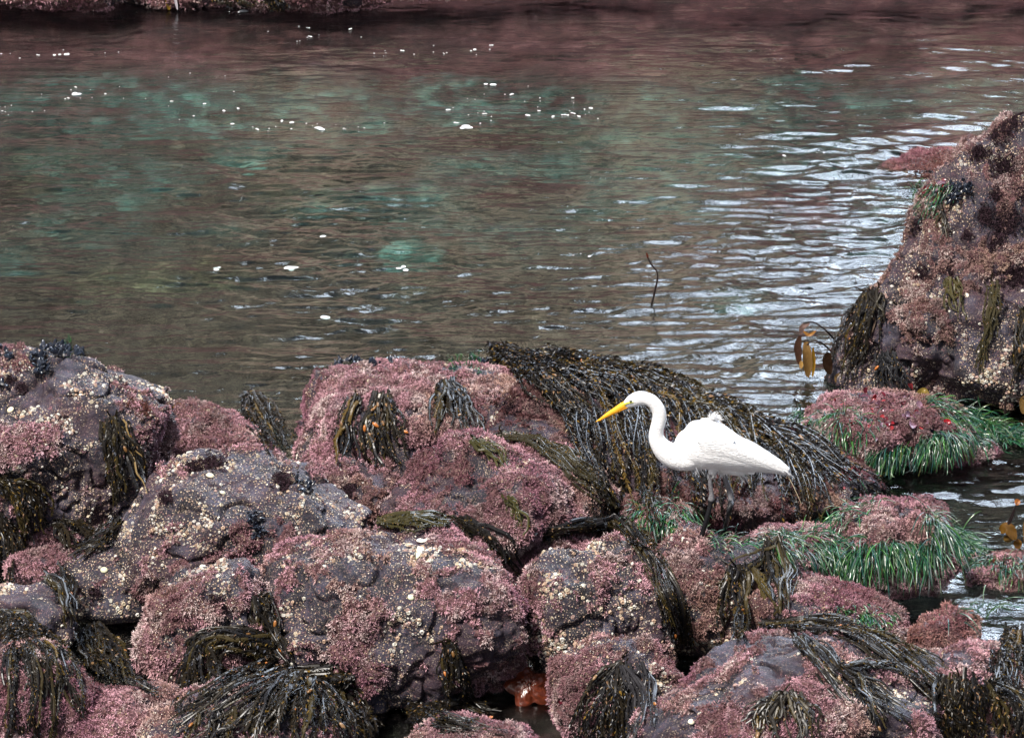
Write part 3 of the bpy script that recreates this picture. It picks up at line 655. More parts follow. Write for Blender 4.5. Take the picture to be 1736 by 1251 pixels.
K('dark kelp mat behind the tail of the egret, sloping to the pool', [
    ([(1230, 710), (1300, 745), (1370, 800), (1400, 880)], [(1240, 705), (1370, 750), (1470, 800), (1560, 850)], 46, dict(leaf=.026, floats=.15)),
    ([(1230, 705), (1300, 735), (1400, 790), (1500, 860)], [(1235, 712), (1320, 750), (1420, 800), (1480, 880)], 9, dict(leaf=.0, wid=.006))], grp='kelp curtain on the long rock')
K('kelp bunch hanging on the right end of the pink back ridge', [([(745, 655), (738, 690), (722, 738)], [(765, 652), (795, 690), (822, 742)], 30, dict(leaf=.016, floats=.2))])
K('kelp bunch at the middle of the back ridge holding orange bladders', [([(600, 680), (575, 740), (560, 790)], [(615, 682), (600, 740), (618, 800)], 16, dict(leaf=.018)),
    ([(640, 675), (620, 740), (650, 815)], [(660, 678), (690, 735), (700, 770)], 26, dict(leaf=.018, floats=1.0))])
K('bushy kelp bunch on the low pink rock left of the back ridge', [([(415, 680), (420, 720), (450, 768)], [(440, 676), (480, 710), (505, 770)], 34, dict(leaf=.018, floats=.15))])
K('olive kelp bunch on the right flank of the large left rock', [([(180, 715), (178, 770), (195, 850)], [(205, 712), (235, 770), (242, 848)], 30, dict(leaf=.016, floats=.05)), ([(205, 720), (225, 760), (258, 825)], [(200, 740), (230, 790), (262, 840)], 2, dict(leaf=0, tone=(0.1650, 0.1100, 0.0440)))])
K('kelp arching over the small pink rock at the left edge', [([(-10, 808), (20, 840), (35, 900)], [(10, 806), (70, 830), (95, 905)], 30, dict(leaf=.018)), ([(-20, 870), (0, 920), (2, 1000)], [(0, 865), (30, 910), (40, 985)], 22, dict(leaf=.016))])
K('tangled kelp in the hollow under the large left rock', [([(110, 880), (150, 890), (190, 935)], [(95, 885), (100, 900), (110, 935)], 24, dict(leaf=.015)), ([(190, 880), (150, 910), (100, 935)], [(205, 890), (180, 925), (130, 950)], 18, dict(leaf=.015))])
K('thick waterfall of kelp in the lower left corner', [([(-20, 1045), (10, 1060), (15, 1150), (10, 1260)], [(10, 1040), (60, 1060), (90, 1140), (85, 1260)], 50, dict(leaf=.018, floats=.2)),
    ([(20, 1038), (80, 1075), (130, 1140), (155, 1200)], [(10, 1050), (60, 1090), (110, 1170), (130, 1230)], 24, dict(leaf=.018))])
K('small kelp sprig in the gap below the grey sloping boulder', [([(165, 1085), (160, 1120), (175, 1160)], [(175, 1085), (190, 1120), (205, 1155)], 12, dict(leaf=.016)), ([(215, 1165), (250, 1180), (280, 1200)], [(220, 1160), (255, 1170), (290, 1170)], 8, dict(leaf=.014))])
K('kelp bunch with two orange bladders on the left shoulder of the largest pink boulder', [([(425, 1015), (430, 1060), (470, 1120)], [(445, 1012), (480, 1055), (510, 1120)], 28, dict(leaf=.016, floats=.25))])
K('kelp arching across the round grey topped boulder', [([(460, 1085), (390, 1068), (330, 1085), (290, 1190)], [(470, 1110), (420, 1095), (370, 1105), (345, 1180)], 36, dict(leaf=.016, floats=.2)),
    ([(330, 1085), (320, 1140), (300, 1220)], [(350, 1080), (370, 1130), (400, 1160)], 20, dict(leaf=.016))])
K('wide heap of black kelp at the bottom left of centre', [([(560, 1125), (470, 1132), (370, 1175), (285, 1235)], [(610, 1150), (520, 1185), (430, 1230), (340, 1275)], 42, dict(lift=(.01, .10), leaf=.018, floats=.8)),
    ([(520, 1125), (590, 1145), (640, 1200), (660, 1270)], [(500, 1150), (540, 1200), (560, 1250), (570, 1290)], 42, dict(lift=(.01, .10), leaf=.018, floats=.3)),
    ([(450, 1120), (455, 1150), (480, 1180)], [(470, 1118), (490, 1140), (500, 1170)], 10, dict(leaf=0.01))])
K('slim kelp bunch on the lower right face of the largest pink boulder', [([(758, 1088), (752, 1130), (755, 1180)], [(775, 1088), (795, 1130), (802, 1195)], 20, dict(leaf=.014))])
K('kelp scraps spread at the foot of the largest pink boulder', [([(770, 1185), (730, 1200), (690, 1240)], [(790, 1190), (740, 1220), (700, 1262)], 16, dict(leaf=.014)), ([(770, 1185), (800, 1195), (850, 1205)], [(775, 1200), (810, 1215), (850, 1230)], 10, dict(leaf=.012))])
K('olive kelp rope lying flat over the top edge of the largest pink boulder', [([(640, 888), (700, 884), (770, 886), (830, 920)], [(650, 896), (710, 898), (770, 900), (815, 935)], 22, dict(leaf=.015, tone=(0.0275, 0.0231, 0.0066))),
    ([(780, 885), (830, 920), (860, 985)], [(790, 880), (845, 905), (880, 960)], 16, dict(leaf=.014))])
K('long diagonal kelp rope running down behind the middle hump', [([(845, 742), (905, 762), (970, 820), (1035, 870)], [(865, 738), (935, 755), (1000, 800), (1065, 880)], 34, dict(leaf=.016, floats=.1, tone=(0.0248, 0.0198, 0.0077)))])
K('short olive kelp strip on the crest of the middle hump', [([(800, 755), (830, 775), (860, 805)], [(810, 752), (842, 770), (875, 810)], 9, dict(leaf=.012, tone=(0.0330, 0.0303, 0.0077))), ([(855, 850), (865, 880), (875, 910)], [(862, 850), (880, 880), (885, 915)], 8, dict(leaf=.012, tone=(0.0330, 0.0303, 0.0077)))])
K('kelp rope sweeping over the barnacled boulder and down its right side', [([(920, 905), (1000, 892), (1070, 925), (1110, 1010), (1135, 1105)], [(930, 890), (1020, 880), (1095, 910), (1150, 1000), (1180, 1110)], 46, dict(leaf=.015, floats=.1, end=(.8, 1.0))),
    ([(1000, 880), (960, 890), (920, 920)], [(1010, 890), (950, 900), (905, 945)], 12, dict(leaf=.012))])
K('kelp bunch hanging straight down below the egret rock', [([(1235, 968), (1215, 1020), (1218, 1095)], [(1262, 965), (1280, 1020), (1275, 1100)], 40, dict(leaf=.015, floats=.1)), ([(1262, 965), (1290, 1000), (1300, 1040)], [(1270, 960), (1300, 990), (1325, 1035)], 8, dict(leaf=.015, tone=(0.0385, 0.0275, 0.0055)))])
K('spindly dark kelp on the slope right of the egret rock', [([(1295, 925), (1300, 970), (1315, 1040)], [(1315, 920), (1335, 960), (1345, 1050)], 20, dict(leaf=.014)), ([(1310, 930), (1260, 950), (1230, 960)], [(1310, 935), (1270, 965), (1250, 975)], 5, dict(leaf=.01))])
K('big spreading kelp clump at the bottom edge right of centre', [([(1045, 1130), (1000, 1160), (950, 1270)], [(1060, 1125), (1055, 1180), (1050, 1270)], 42, dict(leaf=.018)), ([(1060, 1128), (1060, 1190), (1060, 1270)], [(1080, 1130), (1110, 1160), (1110, 1260)], 26, dict(leaf=.014, tone=(0.0165, 0.0154, 0.0176)))])
K('kelp band crossing the bottom right boulder from top left to lower right', [([(1300, 1058), (1430, 1062), (1520, 1110), (1600, 1165), (1680, 1250)], [(1300, 1068), (1420, 1078), (1500, 1130), (1580, 1190), (1640, 1260)], 40, dict(leaf=.016, floats=.2, end=(.5, 1.0))),
    ([(1430, 1065), (1520, 1105), (1600, 1140)], [(1440, 1062), (1530, 1095), (1615, 1150)], 12, dict(leaf=.014))])
K('forked kelp spray in the middle of the bottom right boulder', [([(1350, 1092), (1380, 1140), (1430, 1215)], [(1370, 1088), (1410, 1120), (1460, 1180)], 18, dict(leaf=.014)), ([(1380, 1095), (1450, 1150), (1580, 1225)], [(1385, 1110), (1450, 1165), (1530, 1235)], 14, dict(leaf=.014)),
    ([(1420, 1130), (1500, 1128), (1560, 1150)], [(1425, 1140), (1500, 1140), (1560, 1165)], 8, dict(leaf=.014)), ([(1440, 1150), (1460, 1190), (1480, 1262)], [(1450, 1150), (1490, 1200), (1510, 1250)], 10, dict(leaf=.014))])
K('dome of black kelp at the bottom edge of the bottom right boulder', [([(1320, 1185), (1285, 1215), (1280, 1270)], [(1350, 1182), (1385, 1215), (1392, 1270)], 40, dict(leaf=.016)), ([(1330, 1185), (1290, 1200), (1262, 1222)], [(1330, 1190), (1290, 1210), (1262, 1240)], 8, dict(leaf=.012))])
K('kelp shock with pale stalks at the right edge above the corner rock', [([(1700, 1085), (1680, 1120), (1670, 1190)], [(1740, 1075), (1745, 1120), (1750, 1190)], 40, dict(leaf=.02))])
K('heavy kelp curtain in the bottom right corner', [([(1590, 1160), (1580, 1200), (1600, 1270)], [(1650, 1150), (1660, 1200), (1680, 1270)], 40, dict(leaf=.018)), ([(1660, 1165), (1690, 1200), (1690, 1270)], [(1690, 1155), (1750, 1200), (1750, 1270)], 36, dict(leaf=.018))])
RG = 'kelp hanging on the tall right rock'
K('kelp falling from the left shoulder of the tall right rock into the water', [([(1472, 500), (1440, 560), (1408, 640)], [(1490, 498), (1480, 570), (1455, 658)], 30, dict(leaf=.015)), ([(1480, 510), (1465, 580), (1440, 650)], [(1484, 510), (1470, 580), (1446, 650)], 2, dict(leaf=0, tone=(0.0880, 0.0605, 0.0440))), ([(1485, 500), (1490, 520), (1498, 560)], [(1490, 498), (1498, 520), (1504, 560)], 5, dict(leaf=.01))], grp=RG)
K('squat kelp tuft at the waterline of the tall right rock', [([(1500, 600), (1485, 625), (1480, 662)], [(1520, 598), (1540, 625), (1552, 655)], 26, dict(leaf=.012, tone=(0.0165, 0.0165, 0.0187)))], grp=RG)
K('short olive kelp wisp high on the tall right rock', [([(1615, 478), (1612, 510), (1618, 545)], [(1625, 478), (1628, 510), (1632, 545)], 8, dict(leaf=.012, tone=(0.0330, 0.0275, 0.0077)))], grp=RG)
K('long thin kelp strand near the middle of the tall right rock', [([(1675, 490), (1668, 560), (1650, 650)], [(1685, 490), (1680, 560), (1668, 650)], 9, dict(leaf=.014, tone=(0.0275, 0.0220, 0.0077)))], grp=RG)
K('kelp strand at the right edge of the tall right rock', [([(1738, 530), (1728, 590), (1706, 650)], [(1748, 530), (1745, 590), (1735, 655)], 16, dict(leaf=.014))], grp=RG)
K('small dark kelp wisp under the mussels of the tall right rock', [([(1596, 355), (1596, 380), (1600, 412)], [(1604, 355), (1606, 380), (1608, 412)], 6, dict(leaf=.012))], grp=RG)
K('weed draped on the dark far bank rock', [([(320, -12), (340, 0), (360, 12)], [(460, -12), (480, 0), (500, 12)], 30, dict(leaf=.02, wid=.009))], grp='weed on the far bank')
K('black kelp lying in the gap left of the round grey topped boulder', [([(130, 1075), (120, 1110), (150, 1160)], [(175, 1075), (215, 1110), (235, 1170)], 40, dict(leaf=.018))])
K('black kelp stuffed in the gap under the largest pink boulder', [([(690, 1200), (730, 1215), (790, 1225)], [(700, 1225), (760, 1245), (850, 1250)], 26, dict(leaf=.016))])
K('second black kelp heap along the bottom edge under the wide heap', [([(470, 1170), (430, 1210), (400, 1262)], [(600, 1175), (610, 1215), (640, 1275)], 50, dict(leaf=.02, lift=(.01, .09), floats=.3)), ([(330, 1215), (310, 1240), (290, 1275)], [(440, 1205), (450, 1240), (460, 1275)], 24, dict(leaf=.018, lift=(.01, .06)))])
K('kelp scraps in the gap between the grey sloping boulder and the left ledge', [([(60, 1000), (85, 1020), (110, 1060)], [(110, 960), (130, 990), (120, 1050)], 22, dict(leaf=.014))])
# ------------------------------------------------------------------ surfgrass
GC = [np.array(c) for c in [(0.012, 0.060, 0.020), (0.020, 0.105, 0.045), (0.05, 0.16, 0.03), (0.012, 0.065, 0.055), (0.13, 0.20, 0.12), (0.16, 0.20, 0.19), (0.07, 0.08, 0.02)]]
def march(p, d, L, n, stiff=0.55, clear=0.006):
    P = [p.copy()]; st = L / n; v = unit(d)
    for _ in range(n):
        v = unit(v + np.array([0, 0, -stiff]) * .35 + RNG.normal(0, .07, 3)); q = P[-1] + v * st
        h = BVH.find_nearest(Vector(q))
        if h[0] is not None:
            hp = np.array(h[0]); hn = np.array(h[1]); s = ((q - hp) * hn).sum()
            if s < clear and h[3] < 0.08: q = hp + hn * (clear + RNG.uniform(0, .006)); v = unit(q - P[-1])
        if q[2] < 0.006: q[2] = 0.006 + RNG.uniform(0, .004)
        P.append(q)
    return np.array(P)
def ribbon(P, w, col, acc, up=None):
    n = len(P); T = unit(np.gradient(P, axis=0)); S = unit(np.cross(T, RNG.normal(0, .5, 3) + np.array([0, -.4, 1.0]))); t = np.linspace(0, 1, n)[:, None]
    W = w * np.minimum(1, (1 - t) * 4 + .1)
    U = np.cross(S, T); V = np.stack([P - S * W, P + U * w * .35, P + S * W], 1).reshape(-1, 3); i = np.arange(n - 1)[:, None] * 3
    q = np.concatenate([np.concatenate([i, i + 1, i + 4, i + 3], 1), np.concatenate([i + 1, i + 2, i + 5, i + 4], 1)])
    acc.add(V, q, np.repeat(np.clip(col[None] * (0.8 + 0.7 * t), 0, 1), 3, 0))
def grass(label, areas, name='surfgrass_clump', grp='surfgrass clumps', w=0.0021, mat=None):
    """areas: (pixel polygon corner boxes x0,y0,x1,y1, count, direction (x,y,z), length)"""
    acc = Acc(); first = None
    for (x0, y0, x1, y1, n, dirv, L) in areas:
        for _ in range(n):
            u = random.random(); wv = random.random()
            p, nn, _, _ = cast(x0 + (x1 - x0) * u, y0 + (y1 - y0) * u + random.triangular(-9, 26, 0))
            if p[2] < -.05: p[2] = 0.005
            d = np.array(dirv, float) + RNG.normal(0, .42, 3) + nn * .5
            ribbon(march(p + nn * .004, d, L * random.uniform(.25, 1.05), 9, clear=random.uniform(.003, .014)), w * random.uniform(.7, 1.3), GC[RNG.choice(7, p=[.26, .24, .13, .16, .08, .07, .06])] * RNG.uniform(.4, .95), acc)
            if first is None: first = p
    V, q, c = acc.out(); o = link(name, mesh(name, V - first, q, mat or MGRASS, smooth=False, cols=c), label=label, cat='surfgrass', group=grp, kind='stuff'); o.location = first
    return o
grass('shaggy blue green tuft of surfgrass left of the legs of the egret', [(1070, 858, 1170, 862, 260, (0, -.8, 0), .14), (1075, 870, 1165, 880, 200, (.1, -1, 0), .12), (1060, 865, 1090, 900, 60, (-.5, -.8, 0), .08)])
grass('surfgrass streaming right from the feet of the egret along the rock', [(1190, 912, 1300, 915, 120, (.8, -.3, 0), .10), (1280, 905, 1400, 912, 260, (.7, -.8, 0), .20), (1300, 920, 1420, 935, 200, (.6, -.9, 0), .18), (1380, 895, 1430, 960, 140, (.5, -1, 0), .16)])
grass('green and silver surfgrass skirt hanging all round the pool mound', [(1385, 885, 1440, 865, 170, (-.3, -.8, 0), .18), (1430, 868, 1500, 852, 120, (-.6, -.3, .1), .14), (1440, 920, 1590, 920, 480, (0, -1, 0), .22), (1560, 862, 1630, 925, 380, (.35, -.9, 0), .20), (1400, 900, 1470, 940, 200, (-.2, -1, 0), .22), (1600, 900, 1650, 935, 120, (.8, -.6, 0), .14)])
grass('spiky surfgrass at the left end of the red algae mound', [(1350, 712, 1440, 700, 230, (-.2, -.9, 0), .13), (1370, 730, 1470, 735, 120, (0, -1, 0), .12), (1440, 705, 1500, 715, 60, (0, -.6, .1), .09)])
grass('long bank of surfgrass trailing right from the red algae mound to the frame edge', [(1560, 678, 1690, 725, 220, (.8, -.2, 0), .16), (1480, 765, 1620, 735, 300, (-.7, -.7, 0), .20), (1560, 740, 1740, 735, 520, (.2, -.9, 0), .15), (1680, 738, 1745, 745, 140, (.3, -.9, 0), .12), (1590, 700, 1680, 735, 200, (.4, -.8, 0), .14)])
grass('surfgrass and red weed on the low hump at the right edge', [(1640, 940, 1690, 945, 110, (-.5, -.8, 0), .13), (1690, 955, 1745, 960, 140, (.1, -1, 0), .13)])
grass('small bright green surfgrass patch on the lower pool slope', [(1415, 1030, 1510, 1045, 150, (.1, -1, 0), .08)])
grass('tiny bright green weed tuft on the crest of the back ridge', [(760, 620, 815, 614, 90, (0, -.4, .6), .05)], name='green_weed_tuft', grp='bright green weed tufts')
grass('bright green weed on the left edge of the tall right rock', [(1545, 325, 1620, 312, 130, (-.3, -.7, 0), .07), (1560, 350, 1600, 340, 60, (-.3, -.7, 0), .07)], name='green_weed_tuft', grp='bright green weed tufts')
grass('speck of bright green weed among the mussels of the large left rock', [(110, 588, 122, 586, 25, (0, -.3, .8), .03)], name='green_weed_tuft', grp='bright green weed tufts')
grass('drowned surfgrass floating flat on the pool in front of the right edge hump', [(1590, 1040, 1700, 1034, 50, (.9, .1, 0), .16)])
# ------------------------------------------------------------------ mussels
def mussel(c, d, up, L, root, acc=None):
    t = np.linspace(0, 1, 9); s = np.cross(d, up); s = s / np.linalg.norm(s)
    P = c + d * (t[:, None] - .3) * L; prof = L * 0.24 * np.sqrt(np.clip(np.sin(np.pi * np.clip(t, .0, 1) ** 0.8), 0.004, 1))
    V, q, *_ = tube(P, prof, 10, 0.62, up)
    base = np.array([(0.012, 0.016, 0.028), (0.02, 0.028, 0.045), (0.03, 0.035, 0.05)][RNG.integers(0, 3)]); um = np.exp(-((np.repeat(t, 10) - .12) / .13) ** 2)[:, None] * RNG.choice([0, .3, 1, 1])
    col = base * (1 - um) + np.array((0.50, 0.48, 0.46)) * um
    return child('mussel', V, q, MMUSS, root, cols=col)
def mussels(label, spots, L=0.042):
    w, nn, _, _ = cast(*spots[0][:2]); root = empty('mussel_cluster', w, label, 'mussels', 'mussel clusters on the rocks'); tot = 0
    for (px, py, rx, ry, n) in spots:
        for _ in range(n):
            if tot >= 100: break
            p, nn, _, b_ = cast(px + random.gauss(0, rx * .5), py + random.gauss(0, ry * .5)); tot += 1
            d = unit(nn * .9 + RNG.normal(0, .55, 3) + np.array([0, -.3, .1])); up = unit(np.cross(d, RNG.normal(0, 1, 3)))
            mussel(p + nn * L * .5, d, up, L * random.uniform(.7, 1.25), root)
mussels('rosette of black mussels with pale beaks on the slope of the large left rock', [(70, 625, 20, 10, 30), (62, 606, 10, 8, 12), (75, 600, 10, 10, 10)])
mussels('long cluster of mussels along the crest of the large left rock', [(90, 594, 10, 6, 14), (110, 600, 20, 9, 34), (135, 604, 10, 5, 14)])
mussels('mussels cut by the left edge of the picture', [(8, 603, 14, 8, 22)])
mussels('pair of mussels low at the left edge', [(5, 655, 7, 4, 5)])
mussels('bluish mussels on the top left of the pink back ridge', [(575, 622, 10, 6, 14), (600, 616, 14, 5, 22), (632, 622, 8, 5, 10), (668, 617, 14, 4, 10)], .036)
mussels('mussels in the notch beside the bushy kelp, above the grey boulder', [(505, 815, 10, 8, 12), (518, 832, 8, 8, 12)], .036)
mussels('open cluster of mussels on the right side of the grey sloping boulder', [(425, 880, 18, 8, 24), (436, 900, 15, 10, 26)], .032)
mussels('mussels in the cleft high on the tall right rock', [(1635, 318, 20, 14, 40), (1620, 335, 14, 8, 20)], .036)
mussels('row of mussels where the green weed meets the back ridge', [(820, 616, 16, 4, 14)], .028)
# ------------------------------------------------------------------ dark and red algae, limpets, snails
def place_mesh(name, px, py, builder, **k):
    p, nn, _, b_ = cast(px, py); V, q, c = builder(p, nn); o = link(name, mesh(name, V - p, q, k.pop('mat'), smooth=k.pop('smooth', False), cols=c), **k); o.location = p; return o
def darktuft(r, col=(0.018, 0.008, 0.012), L=.016, n=None):
    def f(p, nn):
        k = n or int(260 * (r / 20) ** 2); T = unit(np.cross(nn, [0.3, .4, .8])); U = np.cross(nn, T); a = RNG.normal(0, r / 400.0 * .55, (k, 2)); Pn = p + a[:, :1] * T + a[:, 1:] * U * 1.1
        Q = []
        for x in Pn:
            h = BVH.find_nearest(Vector(x)); Q.append(np.array(h[0]) + np.array(h[1]) * .006 if h[0] is not None else x)
        Pn = np.array(Q); c = np.tile(np.array(col), (k, 1)) * RNG.uniform(.6, 1.8, (k, 1))
        return tufts(Pn, np.tile(nn, (k, 1)), c, c * 1.6 + .01, np.full(k, L), .0016, 7, .3, 1.0)
    return f
DT = [(362, 790, 20, 'dark purple tuft at the top of the grey sloping boulder'), (328, 793, 14, 'dark tuft just left of the crest tuft of the grey sloping boulder'), (280, 845, 15, 'dark tuft on the left slope of the grey sloping boulder'), (200, 895, 20, 'dark tuft on the left edge of the grey sloping boulder'),
      (175, 915, 12, 'small dark tuft at the far left rim of the grey sloping boulder'), (162, 1005, 9, 'lower of the two dark spots on the left skirt of the grey boulder'), (134, 1005, 9, 'oblong dark spot near the left rim of the grey boulder'), (478, 820, 20, 'dark tuft below the bushy kelp bunch'), (238, 692, 20, 'round red brown tuft on the shoulder of the large left rock'),
      (270, 770, 28, 'black patch in the cleft right of the large left rock'), (35, 660, 10, 'dark spot on the left side of the large left rock'), (18, 645, 9, 'dark spot nearest the left edge on the large left rock'), (365, 1030, 18, 'dark tuft on the round grey topped boulder'), (590, 835, 16, 'dark tuft on the small wedged rock'), (870, 690, 20, 'black slumped weed with a pale stalk on the back ridge'),
      (1185, 920, 12, 'dark weed tuft at the foot of the egret'), (1700, 225, 22, 'dark tuft at the top of the tall right rock'), (1725, 205, 18, 'dark tuft touching the summit of the tall right rock'), (1700, 285, 24, 'dark tuft below the summit of the tall right rock'), (1690, 330, 16, 'dark tuft near the mussel cleft'), (1705, 375, 24, 'dark tuft right of centre on the tall right rock'),
      (1670, 365, 16, 'dark tuft below the mussels on the tall right rock'), (1728, 330, 16, 'dark tuft at the right edge on the tall right rock'), (1550, 380, 16, 'dark tuft on the left edge of the tall right rock'), (1660, 260, 18, 'dark tuft on the left ridge of the summit'), (1690, 410, 14, 'dark tuft in the middle of the tall right rock'), (1560, 470, 18, 'dark tuft on the lower left shoulder of the tall right rock'), (1720, 470, 26, 'dark tuft low at the right side of the tall right rock'), (1610, 450, 18, 'dark tuft right above the olive kelp wisp'), (1640, 400, 12, 'dark tuft under the green weed of the tall right rock')]
for px, py, r, lb in DT:
    place_mesh('algae_tuft', px, py, darktuft(r, (0.05, 0.018, 0.014) if 'red brown' in lb else (0.018, 0.008, 0.012)), mat=MDARK, label=lb, cat='algae', group='dark algae tufts on the rocks')
def blades(specs):
    """leafy flat algae: (px,py,length,width,dir,colour)"""
def leaf_mesh(P, w, col, curl=.25):
    n = len(P); T = unit(np.gradient(P, axis=0)); S = unit(np.cross(T, np.array([.2, -.8, .5]))); U = np.cross(S, T); t = np.linspace(0, 1, n); W = w * np.sqrt(np.clip(np.sin(np.pi * np.clip(t * .93 + .07, 0, 1)), 0, 1))
    V = []
    for j, s in enumerate(np.linspace(-1, 1, 7)):
        V.append(P + S * (s * W)[:, None] + U * (curl * w * (s * s) + .12 * w * np.sin(t * 9 + s * 3))[:, None])
    V = np.stack(V, 1); back = V - U[:, None] * .0012; idx = np.arange(n * 7).reshape(n, 7)
    q = np.stack([idx[:-1, :-1], idx[1:, :-1], idx[1:, 1:], idx[:-1, 1:]], -1).reshape(-1, 4)
    V = np.concatenate([V.reshape(-1, 3), back.reshape(-1, 3)]); q = np.concatenate([q, q[:, ::-1] + n * 7])
    c = np.tile(np.array(col), (len(V), 1)) * (0.85 + .3 * RNG.random((len(V), 1)))
    return V, q, c
REDS = [(0.30, 0.02, 0.03), (0.16, 0.02, 0.035), (0.42, 0.05, 0.06), (0.20, 0.09, 0.13), (0.35, 0.22, 0.30)]
def redpatch(label, px, py, rx, ry, n, L=.03, w=.009, cols=REDS):
    p0, _, _, _ = cast(px, py); acc = Acc()
    for _ in range(n):
        p, nn, _, _ = cast(px + random.gauss(0, rx * .5), py + random.gauss(0, ry * .5)); d = unit(nn + RNG.normal(0, .8, 3)); l = L * random.uniform(.5, 1.3)
        P = p + nn * .004 + d * np.linspace(0, l, 6)[:, None] + np.array([0, 0, -1]) * (np.linspace(0, 1, 6) ** 2)[:, None] * l * .4
        V, q, c = leaf_mesh(P, w * random.uniform(.5, 1.2), cols[RNG.integers(0, len(cols))]); acc.add(V, q, c)
    V, q, c = acc.out(); o = link('red_algae', mesh('red_algae', V - p0, q, MBLADE, cols=c), label=label, cat='algae', group='red algae patches', kind='stuff'); o.location = p0
redpatch('red and lilac algae blades over the mound at the foot of the tall right rock', 1500, 700, 75, 32, 110, .045, .012)
redpatch('crimson algae fan on the surfgrass bank', 1610, 712, 16, 8, 8, .045, .014, [(0.4, .01, .02)])
redpatch('broad mauve algae blade on the red algae mound', 1555, 705, 18, 14, 5, .07, .02, [(0.28, .16, .22)])
redpatch('pink and red algae at the edge of the kelp mat behind the tail', 1425, 805, 30, 22, 30, .03, .012, [(.45, .12, .13), (.25, .03, .05)])
redpatch('round salmon pink blade on the kelp mat', 1438, 810, 6, 8, 3, .04, .02, [(.55, .2, .2)])
redpatch('dark red algae in the surfgrass tuft left of the egret', 1078, 868, 14, 10, 14, .02, .007, [(.10, .01, .015)])
redpatch('red weed flecks above the lower pool slope', 1402, 1052, 14, 8, 14, .02, .006, [(.5, .03, .03)])
redpatch('red algae among the green weed of the tall right rock', 1590, 318, 35, 12, 36, .025, .009)
redpatch('dark red algae in the crevice beside the orange sea star', 940, 1195, 16, 30, 50, .022, .007, [(.16, .015, .02), (.10, .01, .02)])
redpatch('red algae scraps on the hump at the right edge', 1680, 955, 35, 12, 24, .02, .007)
redpatch('ochre algae curls on the saddle beside the large left rock', 298, 688, 14, 5, 16, .03, .008, [(.30, .13, .02), (.18, .08, .02)])
def limpet(px, py, r, col, label, grp='pale limpets'):
    def f(p, nn):
        n = 14; T = unit(np.cross(nn, [0.3, .4, .8])); U = np.cross(nn, T); V = []; rings = [(1, -.1), (.93, .14), (.7, .34), (.4, .5), (.12, .58)]
        for rr, hh in rings:
            for s in range(n):
                a = 2 * math.pi * s / n; k = r / 394.0 * rr * (1 + .05 * (s % 2)); V.append(p + T * k * math.cos(a) + U * k * .85 * math.sin(a) + nn * (r / 394.0 * hh + .006))
        V.append(p + nn * (r / 394.0 * .6 + .006)); V = np.array(V); q = [(g * n + s, g * n + (s + 1) % n, (g + 1) * n + (s + 1) % n, (g + 1) * n + s) for g in range(4) for s in range(n)]
        q += [(4 * n + s, 4 * n + (s + 1) % n, 5 * n, 5 * n) for s in range(n)]
        q = [x for x in q if x[2] != x[3]]; c = np.tile(np.array(col), (len(V), 1)) * np.repeat([.8, 1, 1.05, .95, .8], n).tolist().__len__() ** 0
        return V, np.array(q), c
    place_mesh('limpet', px, py, f, mat=MBARN, label=label, cat='limpet', group=grp, smooth=True)
W_ = (.78, .76, .66)
limpet(713, 919, 7, W_, 'left one of the top pair of white limpets on the largest pink boulder'); limpet(726, 919, 7.5, W_, 'right one of the top pair of white limpets on the largest pink boulder')
limpet(713, 934, 7, W_, 'third white limpet, just under the top pair'); limpet(709, 944, 7.5, (.7, .70, .52), 'lowest cream white limpet of the group of four')
limpet(697, 1013, 5.5, (.66, .68, .48), 'greenish white limpet in the middle of the largest pink boulder'); limpet(19, 696, 7, (.66, .6, .42), 'cream limpet at the left edge of the large left rock')
limpet(356, 808, 7, (.62, .55, .40), 'cream limpet near the crest of the grey sloping boulder'); limpet(349, 796, 5, (.6, .55, .4), 'smaller limpet above it near the crest of the grey sloping boulder')
limpet(377, 837, 5, (.6, .58, .42), 'limpet among barnacles below the crest of the grey sloping boulder'); limpet(177, 967, 6.5, (.6, .6, .42), 'pale green limpet on the left skirt of the grey boulder')
limpet(1638, 502, 6, (.75, .68, .55), 'cream limpet on the middle face of the tall right rock'); limpet(1590, 575, 5, (.7, .66, .55), 'white limpet low on the tall right rock'); limpet(425, 1172, 5, (.8, .74, .66), 'white limpet above the bottom kelp heap')
limpet(1172, 1224, 5, (.7, .66, .5), 'cream limpet on the left end of the bottom right boulder'); limpet(302, 762, 4, (.6, .6, .45), 'small pale limpet in the cleft right of the large left rock'); limpet(1300, 1185, 4, (.7, .66, .55), 'pale limpet above the black kelp dome')
